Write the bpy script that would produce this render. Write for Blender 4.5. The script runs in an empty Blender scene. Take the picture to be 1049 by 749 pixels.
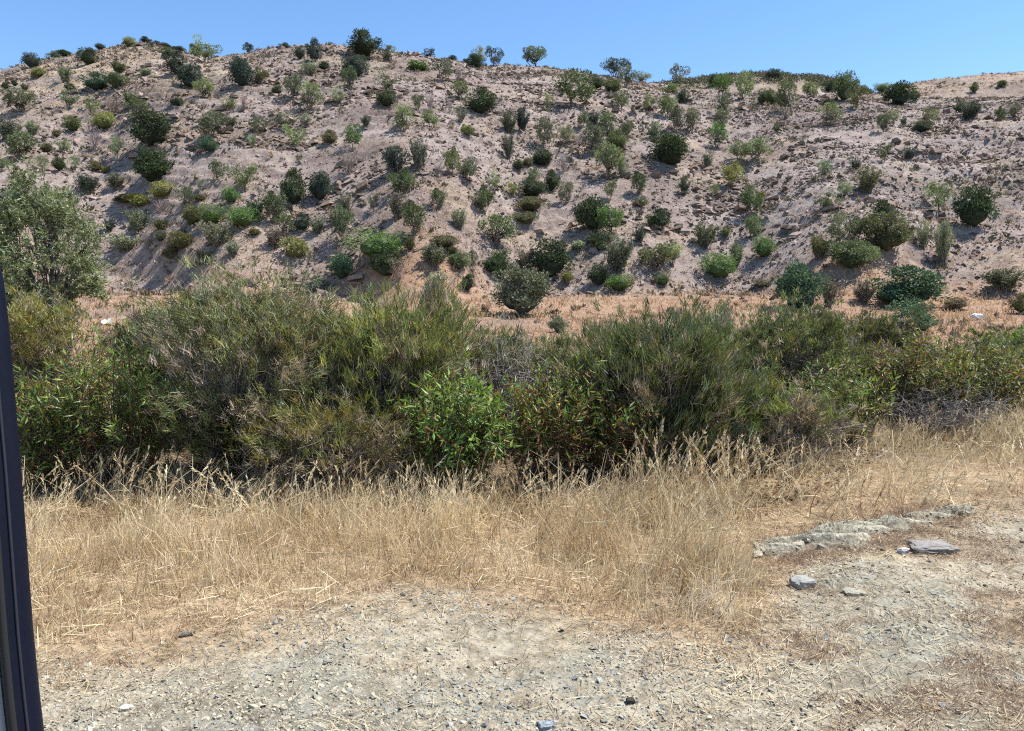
import bpy, math, random
import numpy as np
from mathutils import Vector

# ------------------------------------------------------------------ camera, sky, sun, exposure
S = bpy.context.scene
COL = S.collection
F = 775.0                      # focal length in photo pixels (photo 1049 x 749)
CAMZ, PITCH = 1.65, math.radians(4.8)
cd = bpy.data.cameras.new('camera')
cam = bpy.data.objects.new('camera', cd); COL.objects.link(cam)
cd.sensor_width = 36; cd.lens = F / 1049 * 36; cd.clip_start = 0.05; cd.clip_end = 2000
cam.location = (0, 0, CAMZ); cam.rotation_euler = (math.pi / 2 - PITCH, 0, 0)
S.camera = cam
SUN_EL = math.radians(62)
SD = np.array([0.985, 0.17, 0.0]); SD /= np.linalg.norm(SD)
SUNV = Vector((SD[0] * math.cos(SUN_EL), SD[1] * math.cos(SUN_EL), math.sin(SUN_EL)))
w = bpy.data.worlds.new('World'); S.world = w; w.use_nodes = True
wn = w.node_tree
sky = wn.nodes.new('ShaderNodeTexSky'); sky.sky_type = 'NISHITA'; sky.sun_disc = False
sky.sun_elevation = SUN_EL; sky.sun_rotation = math.atan2(SD[0], SD[1])
sky.altitude = 200; sky.air_density = 1.0; sky.dust_density = 0.0; sky.ozone_density = 3.5
bg = wn.nodes['Background']; bg.inputs['Strength'].default_value = 0.115
hs = wn.nodes.new('ShaderNodeHueSaturation'); hs.inputs['Saturation'].default_value = 1.12
wn.links.new(sky.outputs[0], hs.inputs['Color']); wn.links.new(hs.outputs[0], bg.inputs['Color'])
ld = bpy.data.lights.new('sun', 'SUN'); ld.energy = 4.8; ld.angle = math.radians(0.5); ld.color = (1.0, 0.955, 0.89)
sun = bpy.data.objects.new('sun', ld); COL.objects.link(sun)
sun.rotation_euler = (-SUNV).to_track_quat('-Z', 'Y').to_euler(); sun.location = (30, 10, 60)
S.view_settings.view_transform = 'Standard'; S.view_settings.look = 'None'
S.view_settings.exposure = 0.88; S.view_settings.gamma = 1
S.view_settings.use_curve_mapping = False
S.cycles.use_denoising = False; S.cycles.filter_width = 1.15
S.cycles.max_bounces = 6; S.cycles.transparent_max_bounces = 8

R = np.random.default_rng(7)

# ------------------------------------------------------------------ small helpers
def ray(px, py):
    """direction of a photo pixel"""
    u = (np.asarray(px, float) - 524.5) / F; v = -(np.asarray(py, float) - 374.5) / F
    c, s = math.cos(PITCH), math.sin(PITCH)
    return np.stack(np.broadcast_arrays(u, c + v * s, -s + v * c), -1)

def hash3(i, j, k, seed):
    h = (i.astype(np.int64) * 374761393 + j.astype(np.int64) * 668265263 + k.astype(np.int64) * 2147483647 + seed * 974634777) & 0xFFFFFFFF
    h = ((h ^ (h >> 13)) * 1274126177) & 0xFFFFFFFF
    h = ((h ^ (h >> 16)) * 2246822519) & 0xFFFFFFFF
    return ((h ^ (h >> 15)) & 0xFFFFFF) / float(0xFFFFFF)

def vnoise(x, y, z=None, seed=0):
    x = np.asarray(x, float); y = np.asarray(y, float)
    z = np.zeros_like(x) if z is None else np.asarray(z, float)
    i, j, k = np.floor(x), np.floor(y), np.floor(z)
    fx, fy, fz = x - i, y - j, z - k
    sx, sy, sz = fx*fx*(3-2*fx), fy*fy*(3-2*fy), fz*fz*(3-2*fz)
    i, j, k = i.astype(np.int64), j.astype(np.int64), k.astype(np.int64)
    def H(a, b, c): return hash3(i+a, j+b, k+c, seed)
    def lerp(a, b, t): return a + (b - a) * t
    c0 = lerp(lerp(H(0,0,0), H(1,0,0), sx), lerp(H(0,1,0), H(1,1,0), sx), sy)
    if not fz.any(): return c0
    c1 = lerp(lerp(H(0,0,1), H(1,0,1), sx), lerp(H(0,1,1), H(1,1,1), sx), sy)
    return lerp(c0, c1, sz)

def fbm(x, y, oct=4, seed=0):
    t = 0; a = 1; n = 0
    for o in range(oct):
        t = t + a * (vnoise(x * 2**o, y * 2**o, None, seed + o) - .5); n += a; a *= .5
    return t / n * 2

def sstep(a, b, x):
    t = np.clip((x - a) / (b - a), 0, 1); return t*t*(3-2*t)

def unit(v): return v / np.maximum(np.linalg.norm(v, axis=-1, keepdims=True), 1e-9)
def rdir(n): return unit(R.normal(size=(n, 3)))

class Geo:
    """collects quads with a colour per vertex, builds ONE mesh object"""
    def __init__(s): s.v = []; s.f = []; s.c = []; s.n = 0
    def quads(s, q, col):                      # q (n,4,3), col (3,) or (n,3) or (n,4,3)
        n = len(q)
        if n == 0: return
        col = np.asarray(col, float)
        if col.ndim == 1: col = np.broadcast_to(col, (n, 4, 3))
        elif col.ndim == 2: col = np.broadcast_to(col[:, None], (n, 4, 3))
        s.grid_raw(q.reshape(-1, 3), np.arange(n * 4).reshape(n, 4), col.reshape(-1, 3))
    def grid_raw(s, v, f, c):
        c = np.asarray(c, float)
        if c.ndim == 1: c = np.broadcast_to(c, (len(v), 3))
        s.v.append(v); s.f.append(f + s.n); s.c.append(c); s.n += len(v)
    def strips(s, P, W, col):                  # P (n,m,3) centre line, W (n,m,3) half width
        n, m, _ = P.shape
        v = np.stack([P - W, P + W], 2)        # n,m,2,3
        b = (np.arange(n) * m * 2)[:, None]
        k = np.arange(m - 1)[None] * 2
        f = np.stack([b + k, b + k + 1, b + k + 3, b + k + 2], -1).reshape(-1, 4)
        col = np.asarray(col, float)
        if col.ndim == 1: c = np.broadcast_to(col, (n, m, 2, 3))
        elif col.ndim == 2: c = np.broadcast_to(col[:, None, None], (n, m, 2, 3))
        else: c = np.broadcast_to(col[:, :, None], (n, m, 2, 3))
        s.grid_raw(v.reshape(-1, 3), f, c.reshape(-1, 3))
    def tubes(s, P, rad, col, sides=4):        # P (n,m,3) rad (n,m)
        n, m, _ = P.shape
        if n == 0: return
        T = unit(np.gradient(P, axis=1))
        ref = np.where(np.abs(T[..., 2:3]) > .9, np.array([1., 0, 0]), np.array([0, 0, 1.]))
        A = unit(np.cross(T, ref)); B = np.cross(T, A)
        ang = np.arange(sides) * 2 * np.pi / sides
        v = P[:, :, None] + rad[:, :, None, None] * (A[:, :, None] * np.cos(ang)[:, None] + B[:, :, None] * np.sin(ang)[:, None])
        b = (np.arange(n) * m * sides)[:, None, None]
        k = (np.arange(m - 1) * sides)[None, :, None]; a = np.arange(sides)[None, None]; a2 = (a + 1) % sides
        f = np.stack([b + k + a, b + k + a2, b + k + sides + a2, b + k + sides + a], -1).reshape(-1, 4)
        col = np.asarray(col, float)
        c = np.broadcast_to(col if col.ndim == 1 else col[:, None, None], v.shape)
        s.grid_raw(v.reshape(-1, 3), f, c.reshape(-1, 3))
    def leaves(s, P, D, L, Wd, col, N=None):   # diamond leaves: base P, direction D, length L, width Wd
        n = len(P); L = np.broadcast_to(L, (n,))[:, None]; Wd = np.broadcast_to(Wd, (n,))[:, None]
        N = rdir(n) if N is None else N
        sd = unit(np.cross(D, N)); up = np.cross(sd, D)
        mid = P + D * L * .45 - up * L * .06
        q = np.stack([P, mid - sd * Wd * .5, P + D * L - up * L * .05 * 0, mid + sd * Wd * .5], 1)
        s.quads(q, col)
    def mesh(s, name, mat):
        me = bpy.data.meshes.new(name)
        v = np.concatenate(s.v).astype(np.float32); f = np.concatenate(s.f).astype(np.int32); c = np.concatenate(s.c)
        me.vertices.add(len(v)); me.vertices.foreach_set('co', v.ravel())
        me.loops.add(f.size); me.loops.foreach_set('vertex_index', f.ravel())
        me.polygons.add(len(f))
        me.polygons.foreach_set('loop_start', np.arange(0, f.size, 4, dtype=np.int32))
        me.polygons.foreach_set('loop_total', np.full(len(f), 4, dtype=np.int32))
        at = me.color_attributes.new('Col', 'FLOAT_COLOR', 'POINT')
        at.data.foreach_set('color', np.concatenate([c, np.ones((len(c), 1))], 1).astype(np.float32).ravel())
        me.update(calc_edges=True); me.materials.append(mat)
        me.shade_flat()
        return me
    def build(s, name, mat, parent=None, loc=None, smooth=False):
        me = s.mesh(name, mat)
        if smooth: me.shade_smooth()
        return link(name, me, parent, loc)

def link(name, data, parent=None, loc=None):
    o = bpy.data.objects.new(name, data); COL.objects.link(o)
    if parent is not None: o.parent = parent
    if loc is not None: o.location = loc
    return o

def tag(o, label=None, cat=None, group=None, kind=None):
    if label: o['label'] = label
    if cat: o['category'] = cat
    if group: o['group'] = group
    if kind: o['kind'] = kind
    return o

# ------------------------------------------------------------------ materials
def mat_new(name):
    m = bpy.data.materials.new(name); m.use_nodes = True
    nt = m.node_tree; nt.nodes.clear()
    return m, nt, nt.nodes.new('ShaderNodeOutputMaterial')

def node(nt, t, **kw):
    n = nt.nodes.new(t)
    for k, v in kw.items(): setattr(n, k, v)
    return n

def mixc(nt, a, b, fac, blend='MIX'):
    n = node(nt, 'ShaderNodeMix', data_type='RGBA', blend_type=blend)
    for sock, val in ((n.inputs[0], fac), (n.inputs[6], a), (n.inputs[7], b)):
        if hasattr(val, 'is_linked'): nt.links.new(val, sock)
        elif isinstance(val, (int, float)): sock.default_value = val
        else: sock.default_value = (*val, 1)
    return n.outputs[2]

def noise(nt, scale, detail=4, rough=.6, vec=None, out=0):
    n = node(nt, 'ShaderNodeTexNoise'); n.inputs['Scale'].default_value = scale
    n.inputs['Detail'].default_value = detail; n.inputs['Roughness'].default_value = rough
    if vec is not None: nt.links.new(vec, n.inputs['Vector'])
    return n.outputs[out]

def ramp(nt, fac, a, b):
    n = node(nt, 'ShaderNodeMapRange'); n.inputs[1].default_value = a; n.inputs[2].default_value = b
    nt.links.new(fac, n.inputs[0]); return n.outputs[0]

def leaf_mat(name, rough=.55, trans=.3, spec=.3, use_object_colour=False, tint=(1.25, 1.2, .6)):
    m, nt, out = mat_new(name)
    at = node(nt, 'ShaderNodeAttribute', attribute_name='Col')
    c = at.outputs['Color']
    if use_object_colour:
        oi = node(nt, 'ShaderNodeObjectInfo')
        c = mixc(nt, c, oi.outputs['Color'], 1.0, 'MULTIPLY')
    p = node(nt, 'ShaderNodeBsdfPrincipled'); p.inputs['Roughness'].default_value = rough
    p.inputs['Specular IOR Level'].default_value = spec
    nt.links.new(c, p.inputs['Base Color'])
    t = node(nt, 'ShaderNodeBsdfTranslucent')
    c2 = mixc(nt, c, tint, 1.0, 'MULTIPLY')
    nt.links.new(c2, t.inputs['Color'])
    mx = node(nt, 'ShaderNodeMixShader'); mx.inputs[0].default_value = trans
    nt.links.new(p.outputs[0], mx.inputs[1]); nt.links.new(t.outputs[0], mx.inputs[2])
    nt.links.new(mx.outputs[0], out.inputs[0])
    return m

def attr_mat(name, rough=.9, noise_scale=None, amount=.4, bump=0.0, spec=.2):
    m, nt, out = mat_new(name)
    at = node(nt, 'ShaderNodeAttribute', attribute_name='Col'); c = at.outputs['Color']
    p = node(nt, 'ShaderNodeBsdfPrincipled'); p.inputs['Roughness'].default_value = rough
    p.inputs['Specular IOR Level'].default_value = spec
    if noise_scale:
        g = node(nt, 'ShaderNodeNewGeometry')
        nz = noise(nt, noise_scale, 5, .65, g.outputs['Position'])
        c = mixc(nt, c, mixc(nt, c, (1 - amount, 1 - amount, 1 - amount), 1.0, 'MULTIPLY'), ramp(nt, nz, .6, .35))
        if bump:
            b = node(nt, 'ShaderNodeBump'); b.inputs['Strength'].default_value = 1.0; b.inputs['Distance'].default_value = bump
            nt.links.new(nz, b.inputs['Height']); nt.links.new(b.outputs[0], p.inputs['Normal'])
    nt.links.new(c, p.inputs['Base Color']); nt.links.new(p.outputs[0], out.inputs[0])
    return m

def plain_mat(name, col, rough=.5, metal=0, spec=.5, coat=0, noise_scale=30, amount=.15):
    m, nt, out = mat_new(name)
    p = node(nt, 'ShaderNodeBsdfPrincipled'); p.inputs['Roughness'].default_value = rough
    p.inputs['Metallic'].default_value = metal; p.inputs['Specular IOR Level'].default_value = spec
    p.inputs['Coat Weight'].default_value = coat
    tc = node(nt, 'ShaderNodeTexCoord')
    nz = noise(nt, noise_scale, 6, .7, tc.outputs['Object'])
    c = mixc(nt, col, tuple(x * (1 - amount) for x in col), ramp(nt, nz, .35, .65))
    nt.links.new(c, p.inputs['Base Color']); nt.links.new(p.outputs[0], out.inputs[0])
    return m

M_LEAF = leaf_mat('foliage_far', .6, .25, .25, True)
M_LEAF_NEAR = leaf_mat('foliage_near', .5, .3, .35)
M_GLOSSY = leaf_mat('foliage_glossy', .42, .32, .32)
M_BARK = attr_mat('bark', .9, 25, .45, .01)
M_STRAW = leaf_mat('straw', .6, .3, .25, False, (1.05, .98, .88))
M_RUBBLE = attr_mat('hill_rock', .9, 3.0, .35, .05)
M_STONE = attr_mat('pad_stone', .95, 60, .3, .002, .1)
M_LEDGE = attr_mat('bedrock', .95, 26, .55, .02, .1)

# ------------------------------------------------------------------ terrain heights
def poly(pts):
    p = np.array(pts, float); d = ray(p[:, 0], p[:, 1])
    return d[:, 0] / d[:, 1], d[:, 2] / d[:, 1]
MAIN = poly([(-900,170),(-300,115),(0,74),(30,66),(60,60),(100,52),(130,47),(150,45),(175,49),(192,55),(215,60),(250,56),(290,50),(340,48),(380,51),(400,55),(440,61),(500,68),(560,71),(600,76),(650,84),(700,91),(740,96),(800,99),(860,102),(905,103),(940,103),(1000,101),(1049,101),(1300,96),(1900,130)])
FARR = poly([(-900,200),(560,130),(640,96),(660,90),(700,84),(730,80),(780,77),(830,79),(860,84),(880,91),(895,97),(960,120),(1900,200)])
TANH = poly([(-900,200),(800,125),(880,100),(905,95),(915,92),(940,85),(1000,78),(1049,74),(1200,66),(1900,90)])
Y0, Y1, YF, YT = 52.0, 116.0, 190.0, 150.0

def height(x, y, fine=True):
    x = np.asarray(x, float); y = np.asarray(y, float)
    ys = np.maximum(y, 6.0); a = x / ys
    # near ground, dip behind the shrubs, bank, foot of the hill
    base = np.interp(y, [-40, 0, 9, 14, 22, 32, 40, 46, 52, 60], [0, 0, .02, -.25, -1.0, -.45, .35, 1.1, 2.1, 2.6])
    y0 = Y0 + 3 * np.sin(a * 9) + 2 * np.sin(a * 23 + 1)
    y1 = Y1 + 5 * np.sin(a * 5 + .6)
    e = np.interp(a, *MAIN); zc = CAMZ + e * y1; z0 = 2.1
    t = (y - y0) / (y1 - y0)
    k = np.clip(e * (y1 - y0) / (zc - z0), .1, 1.0)
    up = z0 + (zc - z0) * ((2 - k) * t + (k - 1) * t * t)
    dt = y - y1
    over = zc + e * dt - .011 * dt * dt
    main = np.where(t < 1, up, over)
    main = np.maximum(main, -6)
    ef = np.interp(a, *FARR); df = y - YF; far = CAMZ + ef * YF + ef * df - .006 * df * df
    et = np.interp(a, *TANH); dtn = y - YT; tan = CAMZ + et * YT + et * dtn - .008 * dtn * dtn
    hill = np.maximum(np.maximum(main, far), tan)
    wgt = sstep(-4, 5, y - y0)
    zz = base * (1 - wgt) + np.maximum(hill, base * (t < 0)) * wgt
    hm = sstep(46, 64, y)
    # gullies and ribs running down the slope, then rocks and little steps
    zz = zz + hm * (1 - sstep(.82, 1.0, t)) * (.8 * fbm(x / 14, y / 40, 3, 11) + .4 * fbm(x / 5, y / 7, 3, 12))
    zz = zz + hm * .22 * fbm(x / 1.6, y / 1.6, 3, 13)
    if fine:
        st = fbm(x / 9 + 3, y / 4, 3, 14)
        step = np.abs(((zz * .8 + .22 * x * .35 + st * 1.4) % 1.0) - .5)
        zz = zz + hm * .38 * sstep(.18, .5, step) * sstep(.0, .35, fbm(x / 11, y / 9, 3, 15) + .12)
    nm = 1 - sstep(12, 30, y)
    zz = zz + nm * (.03 * fbm(x / 1.1, y / 1.1, 3, 16) + .012 * fbm(x / .25, y / .25, 3, 17))
    zz = zz + sstep(12, 30, y) * (1 - hm) * .25 * fbm(x / 3, y / 3, 3, 18)
    # gentle rise towards the right of the pad
    zz = zz + (1 - sstep(14, 34, y)) * .10 * sstep(.5, 4, x) * sstep(3.2, 6.5, y)
    return zz

def hit(px, py, ya=22.0, yb=210.0, n=1500):
    """first ground point along each photo-pixel ray"""
    d = ray(px, py); a = (d[:, 0] / d[:, 1])[:, None]; e = (d[:, 2] / d[:, 1])[:, None]
    ys = np.linspace(ya, yb, n)[None]
    g = height(a * ys, np.broadcast_to(ys, (len(a), n)), False) - (CAMZ + e * ys)
    below = g > 0
    first = np.where(below.any(1), below.argmax(1), g[:, :1000].argmax(1))
    y = ys[0, first]; x = a[:, 0] * y
    return x, y, height(x, y)

def near(px, py):
    """pixel on the near ground -> x, y"""
    d = ray(px, py); t = np.full(np.shape(d[..., 0]), 5.0)
    for _ in range(30):
        z = height(d[..., 0] * t, d[..., 1] * t, False)
        t = .5 * t + .5 * (z - CAMZ) / np.minimum(d[..., 2], -.02)
        t = np.clip(t, 1, 40)
    return d[..., 0] * t, d[..., 1] * t

# ------------------------------------------------------------------ ground sheet and hillside
def sheet(name, ys, na, wmul, wadd, mat, colfun):
    ys = np.asarray(ys); u = np.linspace(-1, 1, na)
    u = np.sign(u) * np.abs(u) ** 1.35
    Wd = wmul * np.maximum(ys, 0) + wadd
    X = u[None] * Wd[:, None]; Y = np.repeat(ys[:, None], na, 1)
    Z = height(X, Y)
    n, m = X.shape
    v = np.stack([X, Y, Z], -1).reshape(-1, 3)
    i = np.arange(n - 1)[:, None] * m + np.arange(m - 1)[None]
    f = np.stack([i, i + 1, i + m + 1, i + m], -1).reshape(-1, 4)
    g = Geo(); g.grid_raw(v, f, colfun(v[:, 0], v[:, 1], v[:, 2]))
    o = g.build(name, mat, smooth=True); tag(o, kind='structure'); return o

def lerp3(a, b, t): return np.asarray(a) * (1 - t[:, None]) + np.asarray(b) * t[:, None]

def rocky(x, y):
    """0 soil .. 1 bare rock, more scree to the right"""
    a = x / np.maximum(y, 6)
    r = .42 + .45 * sstep(.0, .5, a) + .9 * fbm(x / 13, y / 10, 4, 21)
    r = r - .45 * sstep(-.25, -.62, a) * sstep(80, 100, y) - .8 * sstep(118, 132, y) * (a > .2)
    return np.clip(r, 0, 1) * sstep(50, 60, y)

def hill_col(x, y, z):
    r = rocky(x, y)
    n1 = fbm(x / 6, y / 5, 4, 22)
    soil = lerp3((.265, .21, .18), (.375, .305, .262), np.clip(n1 + .5, 0, 1))
    rock = lerp3((.28, .24, .22), (.385, .335, .312), np.clip(fbm(x / 3, y / 3, 3, 23) + .5, 0, 1))
    c = lerp3(soil, rock, np.zeros(1)) if False else soil * (1 - .75 * r[:, None]) + rock * .75 * r[:, None]
    straw = sstep(.05, .45, fbm(x / 9, y / 5, 3, 24) - .1 + .15 * (1 - sstep(58, 66, y)) + .3 * sstep(124, 135, y))
    c = lerp3(c, (.39, .315, .24), straw * .55)
    a = x / np.maximum(y, 6)
    ul = sstep(-.28, -.48, a + .0018 * (y - 100)) * sstep(74, 92, y) * sstep(-.35, .15, fbm(x / 10, y / 6, 3, 26) + .1)
    c = lerp3(c, (.42, .335, .235), ul * .8)
    tp = np.exp(-((a + .13) / .09) ** 2) * sstep(104, 112, y)
    c = lerp3(c, (.43, .335, .245), tp * .8)
    dkb = sstep(.05, .4, fbm(x / 12, y / 7, 3, 27))
    c = c * (1 - .22 * dkb[:, None])
    red = (1 - sstep(50, 56, y)) * sstep(-.6, .1, fbm(x / 8, y / 4, 3, 25) + .2)
    c = lerp3(c, (.40, .26, .165), red * .8)
    a = x / np.maximum(y, 6)
    dk = sstep(165, 175, y) * sstep(.15, .2, a) * (1 - sstep(.5, .56, a))
    c = lerp3(c, (.22, .19, .14), dk * .8)
    return c

def pad_mask_grass(x, y):
    """how far a near point lies inside the dry grass (metres, positive inside)"""
    xe, ye = GX, GY
    return y - np.interp(x, xe, ye)
_gp = np.array([(-250,700),(40,672),(130,660),(200,648),(270,632),(330,622),(400,607),(450,603),(500,606),(560,618),(620,632),(680,646),(730,658),(765,650),(790,632),(800,606),(806,585),(815,560),(850,548),(900,540),(960,528),(1000,520),(1049,515),(1300,500)], float)
_x, _y = near(_gp[:, 0], _gp[:, 1]); _o = np.argsort(_x); GX, GY = _x[_o], _y[_o]

def near_col(x, y, z):
    n1 = fbm(x / .9, y / .5, 4, 31); n2 = fbm(x / .3, y / .2, 3, 32)
    grav = lerp3((.29, .275, .22), (.42, .37, .275), np.clip(n1 * 1.2 + .5, 0, 1))
    grav = lerp3(grav, (.27, .275, .235), sstep(.15, .5, n2 + .3 * fbm(x / 1.7, y / .7, 2, 33)) * .6)
    litter = sstep(-.55, .25, pad_mask_grass(x, y) + .4 * n1)
    c = lerp3(grav, (.38, .27, .16), litter * .8)
    br = sstep(.35, 1.1, x) * sstep(.0, .5, fbm(x / .7, y / .4, 3, 34) + .15) * (1 - sstep(5.2, 6, y))
    c = lerp3(c, (.33, .24, .16), br * .7)
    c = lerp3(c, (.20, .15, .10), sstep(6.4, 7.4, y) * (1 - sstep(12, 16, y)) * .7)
    return c

def ground_mat():
    m, nt, out = mat_new('gravel_ground')
    at = node(nt, 'ShaderNodeAttribute', attribute_name='Col'); g = node(nt, 'ShaderNodeNewGeometry')
    pos = g.outputs['Position']
    v1 = node(nt, 'ShaderNodeTexVoronoi'); v1.inputs['Scale'].default_value = 70; nt.links.new(pos, v1.inputs['Vector'])
    v2 = node(nt, 'ShaderNodeTexVoronoi'); v2.inputs['Scale'].default_value = 26; nt.links.new(pos, v2.inputs['Vector'])
    n1 = noise(nt, 9, 8, .7, pos); n2 = noise(nt, 120, 4, .7, pos)
    c = at.outputs['Color']
    tint = mixc(nt, (.72, .76, .80), (1.22, 1.15, 1.02), v1.outputs['Color'])
    c = mixc(nt, c, tint, .55, 'MULTIPLY')
    c = mixc(nt, c, mixc(nt, c, (.6, .58, .55), 1.0, 'MULTIPLY'), ramp(nt, n1, .58, .42))
    c = mixc(nt, c, mixc(nt, c, (1.25, 1.2, 1.1), 1.0, 'MULTIPLY'), ramp(nt, n2, .5, .7))
    p = node(nt, 'ShaderNodeBsdfPrincipled'); p.inputs['Roughness'].default_value = .9; p.inputs['Specular IOR Level'].default_value = .2
    b1 = node(nt, 'ShaderNodeBump'); b1.inputs['Distance'].default_value = .012; nt.links.new(v2.outputs['Distance'], b1.inputs['Height'])
    b2 = node(nt, 'ShaderNodeBump'); b2.inputs['Distance'].default_value = .008; nt.links.new(n2, b2.inputs['Height']); nt.links.new(b1.outputs[0], b2.inputs['Normal'])
    nt.links.new(b2.outputs[0], p.inputs['Normal']); nt.links.new(c, p.inputs['Base Color']); nt.links.new(p.outputs[0], out.inputs[0])
    return m

def hill_mat():
    m, nt, out = mat_new('hill_soil')
    at = node(nt, 'ShaderNodeAttribute', attribute_name='Col'); g = node(nt, 'ShaderNodeNewGeometry')
    pos = g.outputs['Position']
    n1 = noise(nt, 1.1, 8, .75, pos); n2 = noise(nt, 5.5, 5, .7, pos); n3 = noise(nt, .25, 4, .6, pos)
    c = at.outputs['Color']
    c = mixc(nt, c, mixc(nt, c, (.66, .62, .62), 1.0, 'MULTIPLY'), ramp(nt, n1, .55, .40))
    c = mixc(nt, c, mixc(nt, c, (1.22, 1.2, 1.18), 1.0, 'MULTIPLY'), ramp(nt, n2, .52, .66))
    c = mixc(nt, c, mixc(nt, c, (.72, .68, .66), 1.0, 'MULTIPLY'), ramp(nt, n2, .45, .3))
    c = mixc(nt, c, mixc(nt, c, (1.03, 1.0, .96), 1.0, 'MULTIPLY'), ramp(nt, n3, .45, .6))
    p = node(nt, 'ShaderNodeBsdfPrincipled'); p.inputs['Roughness'].default_value = .95; p.inputs['Specular IOR Level'].default_value = .1
    b = node(nt, 'ShaderNodeBump'); b.inputs['Distance'].default_value = .30; nt.links.new(n1, b.inputs['Height'])
    b2 = node(nt, 'ShaderNodeBump'); b2.inputs['Distance'].default_value = .10; nt.links.new(n2, b2.inputs['Height']); nt.links.new(b.outputs[0], b2.inputs['Normal'])
    nt.links.new(b2.outputs[0], p.inputs['Normal']); nt.links.new(c, p.inputs['Base Color']); nt.links.new(p.outputs[0], out.inputs[0])
    return m

YSEAM = 16.0
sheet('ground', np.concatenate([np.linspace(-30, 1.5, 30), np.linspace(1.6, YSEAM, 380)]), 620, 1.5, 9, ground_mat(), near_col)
# the hillside starts on the same seam line with the same width law
sheet('hillside', np.concatenate([np.linspace(YSEAM, 44, 70), np.linspace(44.4, 130, 420), np.linspace(130.7, 300, 130)]), 1180, 1.5, 9, hill_mat(), hill_col)

# ------------------------------------------------------------------ rocks on the hill (stuff)
def rocks(geo, x, y, z, L, flat, col, tilt=.35, sink=.25, yaw=None):
    n = len(x)
    if n == 0: return
    c = np.array([[-1,-1,-1],[1,-1,-1],[1,1,-1],[-1,1,-1],[-1,-1,1],[1,-1,1],[1,1,1],[-1,1,1]], float)
    v = np.repeat(c[None], n, 0) + R.normal(0, .22, (n, 8, 3))
    v[:, 4:, :2] *= R.uniform(.45, .95, (n, 1, 1))
    dims = np.stack([L * .5, L * R.uniform(.3, .45, n), L * flat * .5], -1)
    v = v * dims[:, None]
    a = R.uniform(0, 6.28, n) if yaw is None else yaw
    ca, sa = np.cos(a), np.sin(a)
    tx, ty = R.normal(0, tilt, n), R.normal(0, tilt, n)
    X = v[..., 0] * ca[:, None] - v[..., 1] * sa[:, None]; Y = v[..., 0] * sa[:, None] + v[..., 1] * ca[:, None]
    Z = v[..., 2] + X * tx[:, None] + Y * ty[:, None]
    P = np.stack([X + x[:, None], Y + y[:, None], Z + (z + L * flat * (.5 - sink))[:, None]], -1)
    f = np.array([[0,3,2,1],[4,5,6,7],[0,1,5,4],[1,2,6,5],[2,3,7,6],[3,0,4,7]])
    F_ = (np.arange(n) * 8)[:, None, None] + f[None]
    geo.grid_raw(P.reshape(-1, 3), F_.reshape(-1, 4), np.repeat(col, 8, 0))

def scatter_hill(n, ya, yb, amax=1.1):
    y = np.sqrt(R.uniform(ya**2, yb**2, n)); a = R.uniform(-amax, amax, n); return a * y, y

g = Geo()
x, y = scatter_hill(420000, 50, 124)
r = rocky(x, y)
cl = fbm(x / 4, y / 3, 3, 41)
keep = R.random(len(x)) < (.07 + .55 * r) * np.clip(.6 + 1.5 * cl, .05, 1.5)
x, y = x[keep], y[keep]; n = len(x)
L = np.clip(np.exp(R.normal(-1.95, .5, n)), .07, .6)
tone = R.random(n)[:, None]
col = np.array([.20, .15, .12]) * (1 - tone) + np.array([.40, .32, .27]) * tone
col = col * R.uniform(.8, 1.12, (n, 1))
sl = .55
rocks(g, x, y, height(x, y), L, R.uniform(.14, .42, n), col, .45, .15)
# jutting ledges: bigger slabs in broken bands
bx, by = scatter_hill(330, 58, 114)
_oc = np.array([(555,92),(570,100),(530,86),(545,106),(600,98),(420,96),(400,100),(360,196),(375,200),(345,188),(310,76),(290,84),(740,215),(720,222),(120,108),(280,140),(262,146),(300,134),(650,172),(880,215),(470,84),(520,78),(690,236),(860,128),(890,122),(930,150),(205,120),(190,150),(840,160),(960,160),(770,190),(330,288),(370,287)], float)
_ox, _oy, _ = hit(_oc[:, 0], _oc[:, 1])
bx = np.concatenate([bx, np.repeat(_ox, 4) + R.normal(0, 1.6, 4 * len(_ox))]); by = np.concatenate([by, np.repeat(_oy, 4) + R.normal(0, 1.2, 4 * len(_oy))])
for i in range(len(bx)):
    if i < 330 and rocky(bx[i:i+1], by[i:i+1])[0] < .25: continue
    m = R.integers(5, 22)
    t = R.normal(0, 1.7, m)
    x = bx[i] + t; y = by[i] + t * R.normal(.15, .12) + R.normal(0, .35, m)
    L = np.clip(np.exp(R.normal(-1.0, .45, m)), .15, 1.0)
    col = np.array([.24, .18, .145])[None] * R.uniform(.75, 1.45, (m, 1))
    rocks(g, x, y, height(x, y), L, R.uniform(.2, .45, m), col, .25, .0, R.normal(.15, .5, m))
o = g.build('rubble', M_RUBBLE); tag(o, 'broken grey-purple rocks and ledges strewn over the dry slope', 'rocks', kind='stuff')

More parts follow.
